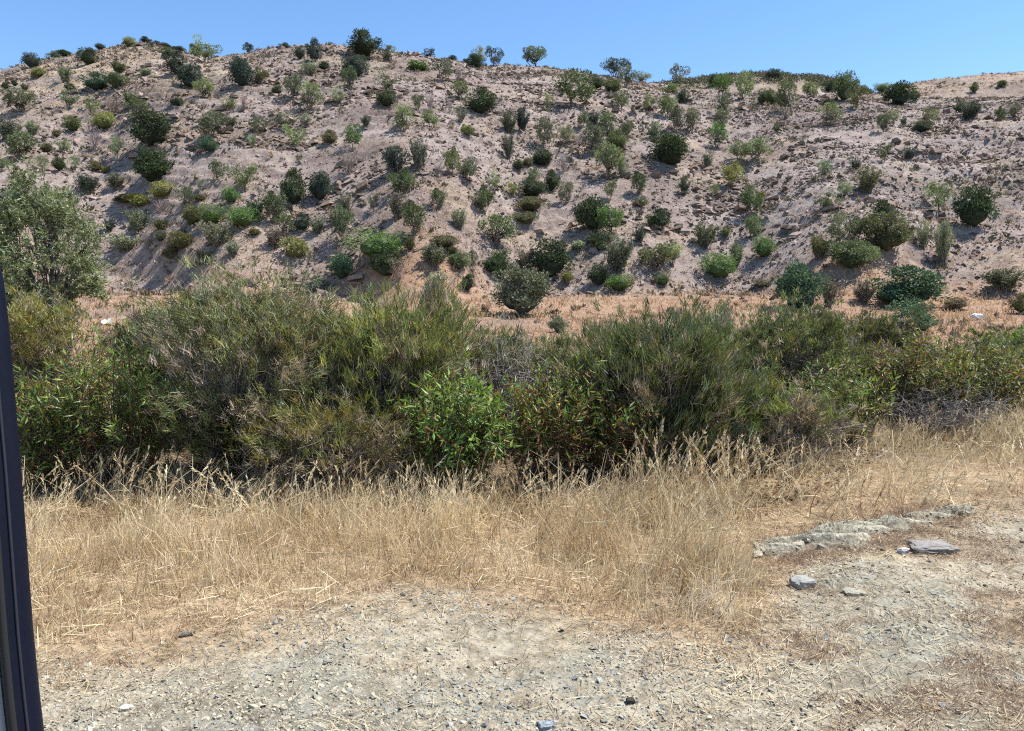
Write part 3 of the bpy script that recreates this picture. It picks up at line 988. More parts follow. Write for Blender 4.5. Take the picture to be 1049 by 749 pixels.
def broom(px, D, wpx, top, label, seed, col, dry=.35, dens=1.0, dp=None, upright=.9, ln=.085, spread=.7, cat='shrub', name='broom_shrub', low=.12, group=None):
    x, z, wd, ht = place(px, D, wpx, top); dp = dp or wd * .85
    root = link(name, None, loc=(x, D, z)); tag(root, label, cat, group)
    # sprays of shoots gathered on branch ends, with gaps between the sprays
    ns = int(165 * dens * wd * ht / 2.2) + 30; per = 13
    P, d, r = crown_points(ns, wd, dp, ht, seed, low)
    P = np.repeat(P, per, 0) + R.normal(0, 1, (ns * per, 3)) * [.085, .085, .10]; d = np.repeat(d, per, 0); r = np.repeat(r, per)
    P[:, 2] = np.maximum(P[:, 2], .03)
    n = len(P)
    hz = P[:, 2] / ht
    sprayax = np.repeat(rdir(ns), per, 0)
    ax = unit(d * [.75, .75, .45] + [0, 0, upright] + rdir(n) * .30 + sprayax * .45)
    k = 15
    base = np.repeat(P, k, 0) + R.normal(0, .02, (n * k, 3))
    D3 = unit(np.repeat(ax, k, 0) + rdir(n * k) * spread)
    Ln = np.repeat(R.uniform(.6, 1.3, n), k) * ln * R.uniform(.5, 1.3, n * k)
    base = base - D3 * Ln[:, None] * .3
    N = rdir(n * k); sd = unit(np.cross(D3, N)); bend = np.cross(sd, D3)
    t = np.array([0, .5, 1.])
    Q = base[:, None] + D3[:, None] * (t[None, :, None] * Ln[:, None, None]) + bend[:, None] * ((t * t)[None, :, None] * Ln[:, None, None] * R.uniform(-.25, .25, (n * k, 1, 1)))
    Wv = sd[:, None] * np.array([.0026, .0030, .0011])[None, :, None] * (D / 6.5)
    # species colour, with whole dry sprays among the green ones
    isdry = (np.repeat(R.random(ns), per) < dry * np.clip(1.5 - 1.6 * hz, .05, 1.4) + .04) | ((r < .5) & (R.random(n) < .7)) | (R.random(n) < .08)
    tone_s = np.repeat(R.uniform(.7, 1.35, ns), per)[:, None]
    c = np.array(col) * 1.75 * tone_s * R.uniform(.75, 1.3, (n, 1)) * np.stack([R.uniform(.85, 1.25, n), np.ones(n), R.uniform(.7, 1.15, n)], 1)
    dc = np.array([.25, .205, .165]) * R.uniform(.45, 1.7, (n, 1))
    c = np.where(isdry[:, None], dc, c)
    c = np.repeat(c, k, 0) * R.uniform(.55, 1.6, (n * k, 1)); k = 1
    f = Geo(); f.strips(Q, Wv, np.repeat(c, k, 0)); f.build('foliage', M_LEAF_NEAR, root)
    s = Geo()
    m = min(n, int(330 * dens) + 60); idx = R.choice(n, m, False)
    b0 = np.stack([R.normal(0, wd * .10, m), R.normal(0, dp * .10, m), np.full(m, -.05)], 1)
    Ps = hair(b0, P[idx], 7, -.0 * np.ones(m) + R.uniform(.0, .10, m), .022)
    th = R.uniform(.5, 1.3, m)[:, None]
    sc = np.array([.21, .185, .16]) * R.uniform(.5, 2.2, (m, 1))
    s.tubes(Ps, np.linspace(.0085, .0028, 7)[None] * th, sc, 4)
    # short dead side twigs
    m2 = m * 5; j = R.integers(0, m, m2); kk = R.integers(2, 6, m2)
    o_ = Ps[j, kk]; dd = unit(rdir(m2) + [0, 0, .35])
    Pt = hair(o_, o_ + dd * R.uniform(.06, .24, (m2, 1)), 4, np.zeros(m2), .008)
    s.tubes(Pt, np.repeat(np.linspace(.0026, .0010, 4)[None], m2, 0), np.array([.30, .265, .235]) * R.uniform(.35, 1.9, (m2, 1)), 3)
    s.build('stems', M_BARK, root)
    return root

def leafy(px, D, wpx, top, label, seed, stems, green=(.075, .135, .035), brown=.3, L=.068, Wl=.015, name='rockrose_shrub', cat='shrub', dp=None, droop=0., low_leaf=.22, lat=2, glossy=True, group=None, bw=.16, straight=.6):
    x, z, wd, ht = place(px, D, wpx, top); dp = dp or wd * .75
    root = link(name, None, loc=(x, D, z)); tag(root, label, cat, group)
    m = int(stems * 1.25); L = L * 1.2; Wl = Wl * 1.3
    tip = rdir(m) * [wd * .5, dp * .5, ht * .24] * (R.uniform(.25, 1, (m, 1)) ** .6) + [0, 0, ht * .74]
    tip[:, 2] *= 1 - .28 * np.minimum(1, np.hypot(tip[:, 0] / (wd * .5), tip[:, 1] / (dp * .5))) ** 2
    tip[:, 2] += ht * .02
    b0 = np.stack([tip[:, 0] * .35 + R.normal(0, wd * bw * .4, m), tip[:, 1] * .35 + R.normal(0, dp * bw * .4, m), np.full(m, -.05)], 1)
    Ps = hair(b0, tip, 9, np.zeros(m), .016)
    # lateral shoots
    j = np.repeat(np.arange(m), lat); kk = R.integers(3, 8, len(j))
    o_ = Ps[j, kk]; dd = unit(rdir(len(j)) * [1, 1, .4] + [0, 0, .75])
    Pl = hair(o_, o_ + dd * R.uniform(.12, .32, (len(j), 1)), 9, np.zeros(len(j)), .006)
    s = Geo()
    s.tubes(Ps, np.repeat(np.linspace(.0065, .0022, 9)[None], m, 0), np.array([.10, .07, .055]) * R.uniform(.6, 1.8, (m, 1)), 4)
    s.tubes(Pl, np.repeat(np.linspace(.003, .0015, 9)[None], len(j), 0), np.array([.12, .085, .06]) * R.uniform(.6, 1.6, (len(j), 1)), 3)
    s.build('stems', M_BARK, root)
    f = Geo()
    for Pp, lo, dens in ((Ps, low_leaf, 30), (Pl, .12, 17)):
        q = len(Pp) * dens
        i = np.repeat(np.arange(len(Pp)), dens); u = (lo + (1 - lo) * np.tile((np.arange(dens) + .5) / dens, len(Pp))) * 8 * .999
        k = u.astype(int); fr = (u - k)[:, None]
        p = Pp[i, k] * (1 - fr) + Pp[i, k + 1] * fr
        T = unit(Pp[i, k + 1] - Pp[i, k])
        sidev = unit(np.cross(T, rdir(q)))
        age = 1 - u / 8                                   # 0 at the tip
        Dl = unit(sidev * (.75 + .25 * age[:, None]) + T * (.75 - .9 * age[:, None]) + [0, 0, -droop] + np.array([0, 0, -.45]) * age[:, None])
        dead = R.random(q) < np.clip(brown * (.25 + 1.9 * age ** 1.3), 0, .97)
        gcol = np.array(green) * [1.45, 1.22, 1.15] * R.uniform(.55, 1.6, (q, 1)) * np.stack([R.uniform(.85, 1.2, q), np.ones(q), R.uniform(.8, 1.2, q)], 1)
        gcol = gcol * (1 + .5 * np.clip(1 - age * 4, 0, 1))[:, None] * np.array([1.0, 1, .92])
        pick = R.random(q)
        bc = np.where((pick < .5)[:, None], [.20, .09, .04], np.where((pick < .8)[:, None], [.33, .19, .085], [.45, .34, .09])) * R.uniform(.6, 1.3, (q, 1))
        c = np.where(dead[:, None], bc, gcol)
        keep = R.random(q) < .92 - .35 * age
        sz = R.uniform(.6, 1.2, q) * (1 - .25 * dead)
        N = unit(T + rdir(q) * .5)
        f.leaves(p[keep], Dl[keep], (L * sz)[keep], (Wl * sz)[keep] * (D / 6.8) ** .4, c[keep], N[keep])
    f.build('foliage', M_GLOSSY if glossy else M_LEAF_NEAR, root)
    return root

def dead_shrub(px, D, wpx, top, label, seed, m=60, col=(.27, .235, .205), name='dead_shrub', dp=None):
    x, z, wd, ht = place(px, D, wpx, top); dp = dp or wd * .7
    o_ = tip = rdir(m) * [wd * .5, dp * .5, ht * .4] * (R.uniform(.5, 1, (m, 1))) + [0, 0, ht * .6]
    b0 = np.stack([R.normal(0, wd * .08, m), R.normal(0, dp * .08, m), np.full(m, -.05)], 1)
    Ps = hair(b0, tip, 8, np.zeros(m), .03)
    s = Geo(); s.tubes(Ps, np.repeat(np.linspace(.008, .002, 8)[None], m, 0), np.array(col) * R.uniform(.6, 1.35, (m, 1)), 4)
    m2 = m * 16; j = R.integers(0, m, m2); kk = R.integers(2, 8, m2); o_ = Ps[j, kk]
    Pt = hair(o_, o_ + unit(rdir(m2) + [0, 0, .3]) * R.uniform(.07, .34, (m2, 1)), 5, np.zeros(m2), .014)
    s.tubes(Pt, np.repeat(np.linspace(.0028, .0011, 5)[None], m2, 0), np.array(col) * R.uniform(.5, 1.5, (m2, 1)), 3)
    o = s.build(name, M_BARK, None, (x, D, z)); tag(o, label, 'shrub'); return o

OL = (.095, .104, .056); GR = (.070, .085, .040); YG = (.112, .126, .052); DG = (.058, .072, .034)
GB = 'broom shrubs along the front of the hill'; GC = 'leafy rockrose shrubs in the thicket'
# front row
leafy(112, 6.5, 190, 326, 'broad leafy green shrub with a white flower on top, beside the dark vehicle door', 1, 80, brown=.4, lat=3, group=GC)
leafy(42, 6.3, 90, 376, 'low leafy shrub squeezed between the dark vehicle door and the white-flowered shrub', 2, 40, (.065, .115, .035), brown=.3, group=GC)
broom(262, 6.9, 195, 296, 'olive feathery broom with grey twigs, between the white-flowered shrub and the yellow-green topped broom', 3, OL, .38, 1.2, group=GB)
broom(404, 7.1, 175, 306, 'tall broom with a yellow-green upright top in the middle of the thicket', 4, YG, .4, 1.1, upright=1.3, ln=.10, spread=.5, group=GB)
broom(342, 6.4, 165, 405, 'low olive-brown broom with many dead twigs, in front of two taller brooms', 5, (.095, .095, .035), .6, 1.2, group=GB)
leafy(466, 6.25, 128, 364, 'bright green leafy shrub in front of the yellow-green topped broom', 6, 56, (.088, .165, .044), .32, .072, .018, lat=3, group=GC)
leafy(575, 6.5, 165, 356, 'leafy shrub full of brown hanging dead leaves, left of the dense dark broom', 7, 75, (.075, .13, .035), .8, .07, .016, lat=3, group=GC)
leafy(440, 7.9, 60, 318, 'thin tall leafy shrub poking up between two brooms, few dark stems', 8, 9, brown=.35, lat=3, group=GC)
broom(672, 7.0, 172, 328, 'dense dark green broom of fine upright shoots with brown patches low down', 9, DG, .3, 1.5, upright=1.3, ln=.11, spread=.5, group=GB)
leafy(706, 8.8, 100, 303, 'blue-green leafy bush rising behind the dense dark broom', 10, 60, (.075, .125, .080), .08, .055, .017, name='leafy_bush', droop=.1, lat=4, glossy=False)
broom(792, 9.6, 140, 322, 'mid-green broom set back behind the dark broom, soft rounded top', 11, GR, .3, 1.0, upright=1.4, group=GB)
broom(800, 7.4, 130, 395, 'half-dead broom with straw-coloured hanging sprays, right of the dense dark broom', 12, (.085, .10, .035), .75, .8, group=GB)
leafy(868, 8.0, 135, 358, 'airy leafy shrub with one dark bare branch reaching out sideways', 13, 42, (.085, .135, .045), .38, .068, .015, lat=3, low_leaf=.3, group=GC)
broom(884, 12.6, 105, 328, 'dark brown-green round-topped broom behind the shrub with the bare branch', 14, (.062, .066, .030), .35, 1.0, group=GB)
leafy(948, 8.9, 120, 336, 'yellowing leafy shrub with brown drooping leaves, right of the dark round-topped broom', 15, 60, (.085, .115, .042), .5, .075, .017, lat=3, group=GC)
leafy(1016, 9.0, 110, 346, 'leafy shrub with yellow and brown tips nearest the photo\'s right edge', 16, 54, (.080, .115, .042), .45, .07, .016, group=GC)
dead_shrub(968, 8.4, 130, 392, 'grey leafless tangle of twigs under the yellowing leafy shrubs', 17, 70)
dead_shrub(528, 8.0, 100, 326, 'pale grey dead shrub showing between the thin tall shrub and the brown-leaved one', 18, 60, (.33, .29, .255))
broom(1040, 16, 70, 340, 'fresh green bush at the photo\'s right edge behind the leafy shrub', 19, (.065, .12, .03), .05, .8, name='leafy_bush', upright=.8)
# second row and gaps
broom(182, 8.6, 130, 318, 'soft green broom behind the white-flowered shrub and right of it', 20, GR, .25, 1.0, upright=1.3, group=GB)
broom(30, 8.6, 130, 312, 'yellow-brown broom behind the dark vehicle door, under the grey-green tree', 21, (.115, .115, .045), .35, .9, group=GB)
leafy(138, 8.3, 46, 268, 'tall thin rockrose with brown withered stalks standing above the white-flowered shrub', 22, 9, brown=.75, lat=2, group=GC)
leafy(292, 8.6, 62, 258, 'tall sparse leafy stems standing above the olive feathery broom', 23, 8, (.10, .14, .05), .35, lat=2, group=GC)
leafy(214, 8.8, 60, 275, 'few yellow-tipped leafy stems above the soft green broom', 24, 7, (.11, .14, .05), .4, lat=2, group=GC)
leafy(612, 7.6, 90, 342, 'slim green leafy shrub between the dead grey shrub and the dense dark broom', 25, 22, (.085, .125, .05), .3, lat=2, group=GC)
broom(560, 8.9, 120, 348, 'low grey-green broom behind the dead grey shrub', 26, (.095, .105, .055), .5, .8, group=GB)
broom(480, 8.7, 90, 338, 'small olive broom just left of the dead grey shrub', 27, OL, .4, .8, group=GB)
broom(742, 7.1, 95, 388, 'small broom with reddish dead sprays at the foot of the dense dark broom', 28, (.06, .08, .03), .55, .9, group=GB)
broom(1000, 10.5, 120, 352, 'low dull broom between the yellowing shrub and the fresh green bush', 29, (.09, .095, .045), .5, .9, group=GB)
broom(842, 10.4, 90, 350, 'small green broom between the mid-green and the dark round-topped brooms', 30, GR, .3, .8, group=GB)
broom(925, 10.2, 95, 358, 'dry brown broom low under the teal bank bushes', 31, (.09, .08, .045), .6, .8, group=GB)

# white flower on the first shrub
def flower(px, py, D):
    d = ray(px, py); p = d * (D / d[1]) + np.array([0, 0, CAMZ])
    g = Geo()
    for k in range(5):
        a = k * 2 * math.pi / 5; u = np.array([math.cos(a), math.sin(a) * .6 - .2, .45 + .3 * math.sin(a)]); u = u / np.linalg.norm(u)
        s_ = np.cross(u, [0, -.8, .6]); s_ /= np.linalg.norm(s_)
        L = .042
        q = np.array([[p + u*.004, p + u*L*.5 + s_*L*.42, p + u*L*1.05 + s_*L*.2, p + u*L*1.05 - s_*L*.2], [p + u*.004, p + u*L*1.05 - s_*L*.2, p + u*L*.5 - s_*L*.42, p + u*.004]])
        g.quads(q, (.86, .85, .80))
    g.tubes(np.array([[p + [0, -.004, -.004], p + [0, -.012, .004]]]), np.array([[.007, .004]]), (.75, .50, .06), 6)
    par = [o for o in bpy.data.objects if o.get('label', '').startswith('broad leafy green shrub')][0]
    o = g.build('flower', M_LEAF_NEAR, par); o.location = [-c for c in par.location]
    return o
leafy(640, 6.6, 95, 392, 'leafy shrub with mostly red-brown dead leaves, against the front of the dense dark broom', 32, 34, (.075, .125, .04), .95, .066, .016, lat=2, group=GC)
leafy(214, 6.5, 85, 385, 'open dark-stemmed leafy shrub between the white-flowered shrub and the olive feathery broom', 33, 22, (.07, .12, .035), .45, lat=2, group=GC)
leafy(740, 8.2, 90, 335, 'thin leafy shrub with yellowing leaves between the dense dark broom and the mid-green broom', 34, 16, (.09, .135, .05), .4, lat=2, group=GC)
flower(110, 331, 5.98)

# dark bare branches of the airy shrub
def branch_part(label_start, pts, D, r0, col):
    par = [o for o in bpy.data.objects if o.get('label', '').startswith(label_start)][0]
    P = []
    for (a, b) in pts:
        d = ray(a, b); P.append(d * (D / d[1]) + np.array([0, 0, CAMZ]) - np.array(par.location))
    P = np.array(P); t = np.linspace(0, len(P) - 1, 12); k = np.minimum(t.astype(int), len(P) - 2); fr = (t - k)[:, None]
    Q = P[k] * (1 - fr) + P[k + 1] * fr + R.normal(0, .006, (12, 3))
    g = Geo(); g.tubes(Q[None], np.linspace(r0, r0 * .35, 12)[None], col, 6)
    g.build('branch', M_BARK, par)
branch_part('airy leafy shrub', [(838, 470), (856, 430), (872, 395), (880, 380)], 7.75, .011, (.045, .035, .03))
branch_part('airy leafy shrub', [(850, 475), (888, 430), (918, 416), (958, 406)], 7.7, .010, (.05, .04, .035))

# the grey-green tree behind the left end of the thicket
def big_tree():
    px, D = 44, 10.5
    x, z, wd, ht = place(px, D, 100, 192)
    root = link('olive_tree', None, loc=(x, D, z)); tag(root, 'grey-green narrow-leaved tree standing behind the left end of the thicket', 'tree')
    t = Geo(); c = Geo()
    nc = 175
    d = rdir(nc); P = d * [wd * .5, wd * .46, ht * .29] * (R.uniform(.45, 1, (nc, 1)) ** .5) * lump(d, 77, .25, 2.0)[:, None] + [-.05, 0, ht * .695]
    fork = np.array([[.16, 0, ht * .36]])
    tr = np.array([[[.22, 0, -.1], [.20, .02, ht * .14], [.17, -.01, ht * .27], fork[0]]])
    t.tubes(tr, np.array([[.075, .06, .05, .045]]), (.11, .095, .08), 9)
    lim = P[R.choice(nc, 9, False)] * .75 + fork * .25
    L1 = hair(np.repeat(fork, 9, 0), lim, 6, np.zeros(9), .04)
    t.tubes(L1, np.repeat(np.linspace(.032, .012, 6)[None], 9, 0), (.12, .10, .085), 6)
    near_ = ((P[:, None] - lim[None]) ** 2).sum(-1).argmin(1)
    st = L1[near_, R.integers(2, 6, nc)]
    t.tubes(hair(st, P, 6, np.zeros(nc), .02), np.repeat(np.linspace(.009, .003, 6)[None], nc, 0), (.14, .12, .10), 4)
    t.build('trunk', M_BARK, root)
    # leafy sprigs
    ns = nc * 9; S0 = np.repeat(P, 9, 0) + R.normal(0, .07, (ns, 3)); Sd = unit(np.repeat(unit(P - [0, 0, ht * .6]), 9, 0) + rdir(ns) * .8 + [0, 0, .3])
    Sp = hair(S0, S0 + Sd * R.uniform(.10, .26, (ns, 1)), 4, np.zeros(ns), .006)
    k = 26; q = ns * k; i = np.repeat(np.arange(ns), k); u = R.uniform(0, 2.99, q); kk = u.astype(int); fr = (u - kk)[:, None]
    p = Sp[i, kk] * (1 - fr) + Sp[i, kk + 1] * fr
    tone = np.repeat(R.uniform(.7, 1.35, ns), k)[:, None] * R.uniform(.75, 1.3, (q, 1))
    col = np.where((R.random(q) < .8)[:, None], [.105, .125, .068], np.where((R.random(q) < .7)[:, None], [.24, .255, .18], [.19, .17, .07])) * tone
    c.leaves(p, unit(np.repeat(Sd, k, 0) * .6 + rdir(q)), R.uniform(.04, .075, q), R.uniform(.013, .021, q), col * 1.6)
    c.build('crown', M_LEAF_NEAR, root)
big_tree()

# ------------------------------------------------------------------ dry grass in front of and under the shrubs
def blades(geo, x, y, hgt, col, width, lean=.35, m=4, bend=.5, wind=(.25, -.1)):
    n = len(x); z = height(x, y)
    B = np.stack([x, y, z - .01], -1)
    cl = 6.28 * vnoise(x * 3.1, y * 3.1, None, 61) * 2
    D = unit(np.stack([np.cos(cl) * .25 + R.normal(0, lean, n) + wind[0] * .4, np.sin(cl) * .25 + R.normal(0, lean, n) + wind[1] * .4, np.ones(n)], -1))
    bd = unit(np.stack([R.normal(0, 1, n) + wind[0], R.normal(0, 1, n) + wind[1], R.uniform(-.7, -.1, n)], -1)) * R.uniform(0, bend, (n, 1))
    t = np.linspace(0, 1, m)[None, :, None]
    P = B[:, None] + hgt[:, None, None] * (D[:, None] * t + bd[:, None] * t ** 2.2)
    sd = unit(np.cross(D, rdir(n)))
    W = sd[:, None] * width[:, None, None] * np.linspace(1, .35, m)[None, :, None] * .5
    geo.strips(P, W, col)
    return P

def straw_col(n, x, y):
    t = np.clip(.5 + .9 * fbm(x / .5, y / .4, 3, 62) + R.normal(0, .22, n), 0, 1)
    c = lerp3((.50, .39, .225), (.80, .69, .46), t)
    pale = R.random(n) < .10; c[pale] = np.array([.78, .71, .54]) * R.uniform(.8, 1.1, (pale.sum(), 1))
    br = R.random(n) < .10; c[br] = np.array([.27, .175, .10]) * R.uniform(.7, 1.3, (br.sum(), 1))
    return c

g = Geo()
N = 185000
y = 3.2 + (10.8 - 3.2) * R.random(N) ** 1.0; x = R.uniform(-.80, .80, N) * (y + .3)
ins = pad_mask_grass(x, y) + .18 * fbm(x / .35, y / .3, 3, 63)
back = 6.1 + 3.8 * sstep(1.2, 4.2, x)
dens = sstep(-.10, .28, ins) * (1 - sstep(0, 1.2, y - back)) * np.clip(.75 + 1.1 * fbm(x / .45, y / .4, 3, 64), .12, 1.2)
# thin patch on the right between the ledge and the tall grass
thin = sstep(1.2, 2.0, x) * (1 - sstep(6.3, 7.2, y)) * sstep(4.0, 4.6, y)
dens *= 1 - .55 * thin
keep = R.random(N) < dens; x, y, ins, thin = x[keep], y[keep], ins[keep], thin[keep]; n = len(x)
hg = (.08 + .17 * sstep(.0, 1.0, ins)) * (1 - .62 * thin) * np.clip(R.normal(1, .33, n), .35, 2.0) * np.clip(.9 + .9 * fbm(x / .8, y / .6, 2, 65), .5, 1.6)
tuft = np.exp(-((x - .95) / .38) ** 2 - ((y - 4.7) / .45) ** 2) + .8 * np.exp(-((x + 1.9) / .8) ** 2 - ((y - 5.0) / .5) ** 2)
hg *= (1 + .75 * tuft) * (1 - .22 * sstep(-.2, -1.2, x) * sstep(5.0, 5.8, y))
sc_ = straw_col(n, x, y); tx_, ty_ = near(np.array([715.]), np.array([628.])); pt = np.exp(-((x - tx_[0]) / .20) ** 2 - ((y - ty_[0]) / .22) ** 2)
white = R.random(n) < .75 * pt; sc_[white] = np.array([.80, .74, .60]) * R.uniform(.8, 1.15, (white.sum(), 1)); hg *= 1 + .35 * pt
P = blades(g, x, y, hg, sc_, R.uniform(.0026, .0055, n), .21, 4, .5)
# fallen blades lying across the others
k = R.choice(n, n // 9, False)
xx, yy = x[k], y[k]; a = R.uniform(0, 6.28, len(k)); Lf = R.uniform(.05, .19, len(k))
z0 = height(xx, yy) + hg[k] * R.uniform(.05, .5, len(k))
Pf = np.stack([xx, yy, z0], -1)[:, None] + (np.stack([np.cos(a), np.sin(a), R.normal(0, .25, len(k))], -1) * Lf[:, None])[:, None] * np.linspace(0, 1, 3)[None, :, None]
sd = unit(np.cross(Pf[:, 2] - Pf[:, 0], rdir(len(k))))
g.strips(Pf, sd[:, None] * np.array([.0018, .0018, .0008])[None, :, None], straw_col(len(k), xx, yy) * 1.08)
# seed heads
k = np.where((hg > .34) & (R.random(n) < .16))[0]
tip = P[k, -1]; dr = unit(P[k, -1] - P[k, -2]); q = 7
o_ = np.repeat(tip, q, 0) - np.repeat(dr, q, 0) * R.uniform(0, .09, (len(k) * q, 1))
g.leaves(o_, unit(np.repeat(dr, q, 0) + rdir(len(k) * q) * .35 + [0, 0, -.15]), R.uniform(.02, .045, len(k) * q), R.uniform(.004, .008, len(k) * q), straw_col(len(k) * q, o_[:, 0], o_[:, 1]) * 1.1)
o = g.build('dry_grass', M_STRAW); tag(o, 'straw-coloured dry grass along the foot of the shrubs', 'grass', kind='stuff')

# taller stalks standing up in front of the shrubs
g = Geo()
n = 2900; x = np.where(R.random(n) < .86, R.uniform(-4.3, 5.8, n), R.normal(1.35, .55, n)); y = R.uniform(5.0, 6.4, n) + 2.4 * sstep(1.5, 4.5, x) * R.random(n)
keep = R.random(n) < np.clip(.35 + 1.2 * fbm(x / .6, y / .5, 2, 66), 0, 1); x, y = x[keep], y[keep]; n = len(x)
hg = R.uniform(.24, .55, n) * (1 + .35 * np.exp(-((x - 1.35) / .6) ** 2))
P = blades(g, x, y, hg, straw_col(n, x, y), R.uniform(.003, .0055, n), .22, 6, .45)
tip = P[:, -1]; dr = unit(P[:, -1] - P[:, -2]); q = 16
o_ = np.repeat(tip, q, 0) - np.repeat(dr, q, 0) * R.uniform(0, .14, (n * q, 1))
g.leaves(o_, unit(np.repeat(dr, q, 0) + rdir(n * q) * .3 + [0, 0, -.2]), R.uniform(.025, .055, n * q), R.uniform(.004, .009, n * q), np.repeat(straw_col(n, x, y), q, 0) * R.uniform(.85, 1.2, (n * q, 1)))
# broad dead leaf blades curling in the shade
m = 500; x = R.uniform(-4.2, 3.5, m); y = R.uniform(5.4, 6.3, m)
blades(g, x, y, R.uniform(.2, .55, m), straw_col(m, x, y) * .95, R.uniform(.007, .013, m), .55, 6, .9)
o = g.build('tall_stalks', M_STRAW); tag(o, 'taller dry stalks with seed heads rising against the shaded shrubs', 'grass', kind='stuff')

# dark leaf litter and dead sprigs in the shade under the thicket
g = Geo()
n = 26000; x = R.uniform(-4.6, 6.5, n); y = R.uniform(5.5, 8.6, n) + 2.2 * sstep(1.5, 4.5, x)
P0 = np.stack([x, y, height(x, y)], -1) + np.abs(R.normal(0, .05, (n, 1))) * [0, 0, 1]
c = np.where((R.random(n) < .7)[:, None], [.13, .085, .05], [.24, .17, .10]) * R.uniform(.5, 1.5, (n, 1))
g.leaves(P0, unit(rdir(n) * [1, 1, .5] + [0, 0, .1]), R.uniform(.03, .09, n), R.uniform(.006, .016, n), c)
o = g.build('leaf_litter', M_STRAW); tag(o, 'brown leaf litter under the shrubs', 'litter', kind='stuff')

# brown trampled weeds and short straws on the gravel
g = Geo()
n = 9600; y = R.uniform(1.2, 6.2, n); x = R.uniform(-.8, .85, n) * (y + .2)
wd_ = .08 + .95 * sstep(.2, 1.3, x) * sstep(.05, .45, fbm(x / .7, y / .4, 3, 34) + .22) + .35 * np.exp(-(pad_mask_grass(x, y) / .35) ** 2)
keep = R.random(n) < wd_; x, y = x[keep], y[keep]
_lx, _ly = near(np.array([780., 820, 860, 900, 940, 975]), np.array([566., 559, 551, 542, 534, 527])); _k = R.integers(0, 5, 420); _f = R.random(420)
x = np.concatenate([x, _lx[_k] * (1 - _f) + _lx[_k + 1] * _f]); y = np.concatenate([y, _ly[_k] * (1 - _f) + _ly[_k + 1] * _f + np.where(R.random(420) < .55, -1, .8) * np.abs(R.normal(.17, .08, 420))]); n = len(x); q = 26
xx = np.repeat(x, q) + R.normal(0, .028, n * q); yy = np.repeat(y, q) + R.normal(0, .028, n * q)
tone = np.repeat(R.uniform(0, 1, n), q)
cc = lerp3((.24, .16, .11), (.46, .35, .24), tone) * R.uniform(.7, 1.3, (n * q, 1))
blades(g, xx, yy, R.uniform(.02, .075, n * q), cc, R.uniform(.0018, .0034, n * q), .75, 3, .5)
o = g.build('dry_weeds', M_STRAW); tag(o, 'small brown trampled weeds tufting out of the gravel', 'weeds', kind='stuff')
g = Geo()
n = 28000; y = 1.0 + 5.5 * R.random(n) ** 1.1; x = R.uniform(-.8, .85, n) * (y + .2)
keep = R.random(n) < np.clip(.16 + .8 * np.exp(-(np.minimum(pad_mask_grass(x, y) + .15, 0) / .45) ** 2) + .5 * sstep(.4, 1.4, x) + .5 * fbm(x / .5, y / .4, 2, 67), .04, 1)
x, y = x[keep], y[keep]; n = len(x); a = R.uniform(0, 6.28, n); Lf = R.uniform(.02, .11, n)
Pf = np.stack([x, y, height(x, y) + R.uniform(.004, .02, n)], -1)[:, None] + (np.stack([np.cos(a), np.sin(a), R.normal(0, .12, n)], -1) * Lf[:, None])[:, None] * np.linspace(-.5, .5, 3)[None, :, None]
sd = unit(np.cross(Pf[:, 2] - Pf[:, 0], [0, 0, 1.] + .4 * rdir(n)))
g.strips(Pf, sd[:, None] * np.array([.0012, .0014, .0008])[None, :, None], straw_col(n, x, y) * .85)
o = g.build('straw_litter', M_STRAW); tag(o, 'bits of broken straw lying on the gravel', 'litter', kind='stuff')

# ------------------------------------------------------------------ loose stone chips on the pad
g = Geo()
n = 260000; y = .7 + 6.1 * R.random(n) ** 1.1; x = R.uniform(-.80, .85, n) * (y + .6)
pm = pad_mask_grass(x, y)
keep = (R.random(n) < np.clip(.55 + 1.1 * fbm(x / .6, y / .35, 3, 71), .10, 1)) & (R.random(n) < 1 - .93 * sstep(-.25, .15, pm)) & (R.random(n) < 1 - .35 * sstep(.6, 1.4, x))
x, y = x[keep], y[keep]; n = len(x)
L = np.clip(np.exp(R.normal(-4.8, .5, n)), .004, .036)
t = R.random((n, 1)); c = np.array([.29, .27, .215]) * (1 - t) + np.array([.50, .44, .32]) * t
blue = R.random(n) < np.clip(.32 + .9 * fbm(x / 1.2, y / .5, 2, 72), .03, .8); c[blue] = np.array([.28, .28, .245]) * R.uniform(.75, 1.3, (blue.sum(), 1))
c = c * R.uniform(.8, 1.15, (n, 1))
rocks(g, x, y, height(x, y), L, R.uniform(.15, .4, n), c, .35, .25)
o = g.build('gravel', M_STONE); tag(o, 'loose slaty gravel chips over the parking ground', 'gravel', kind='stuff')

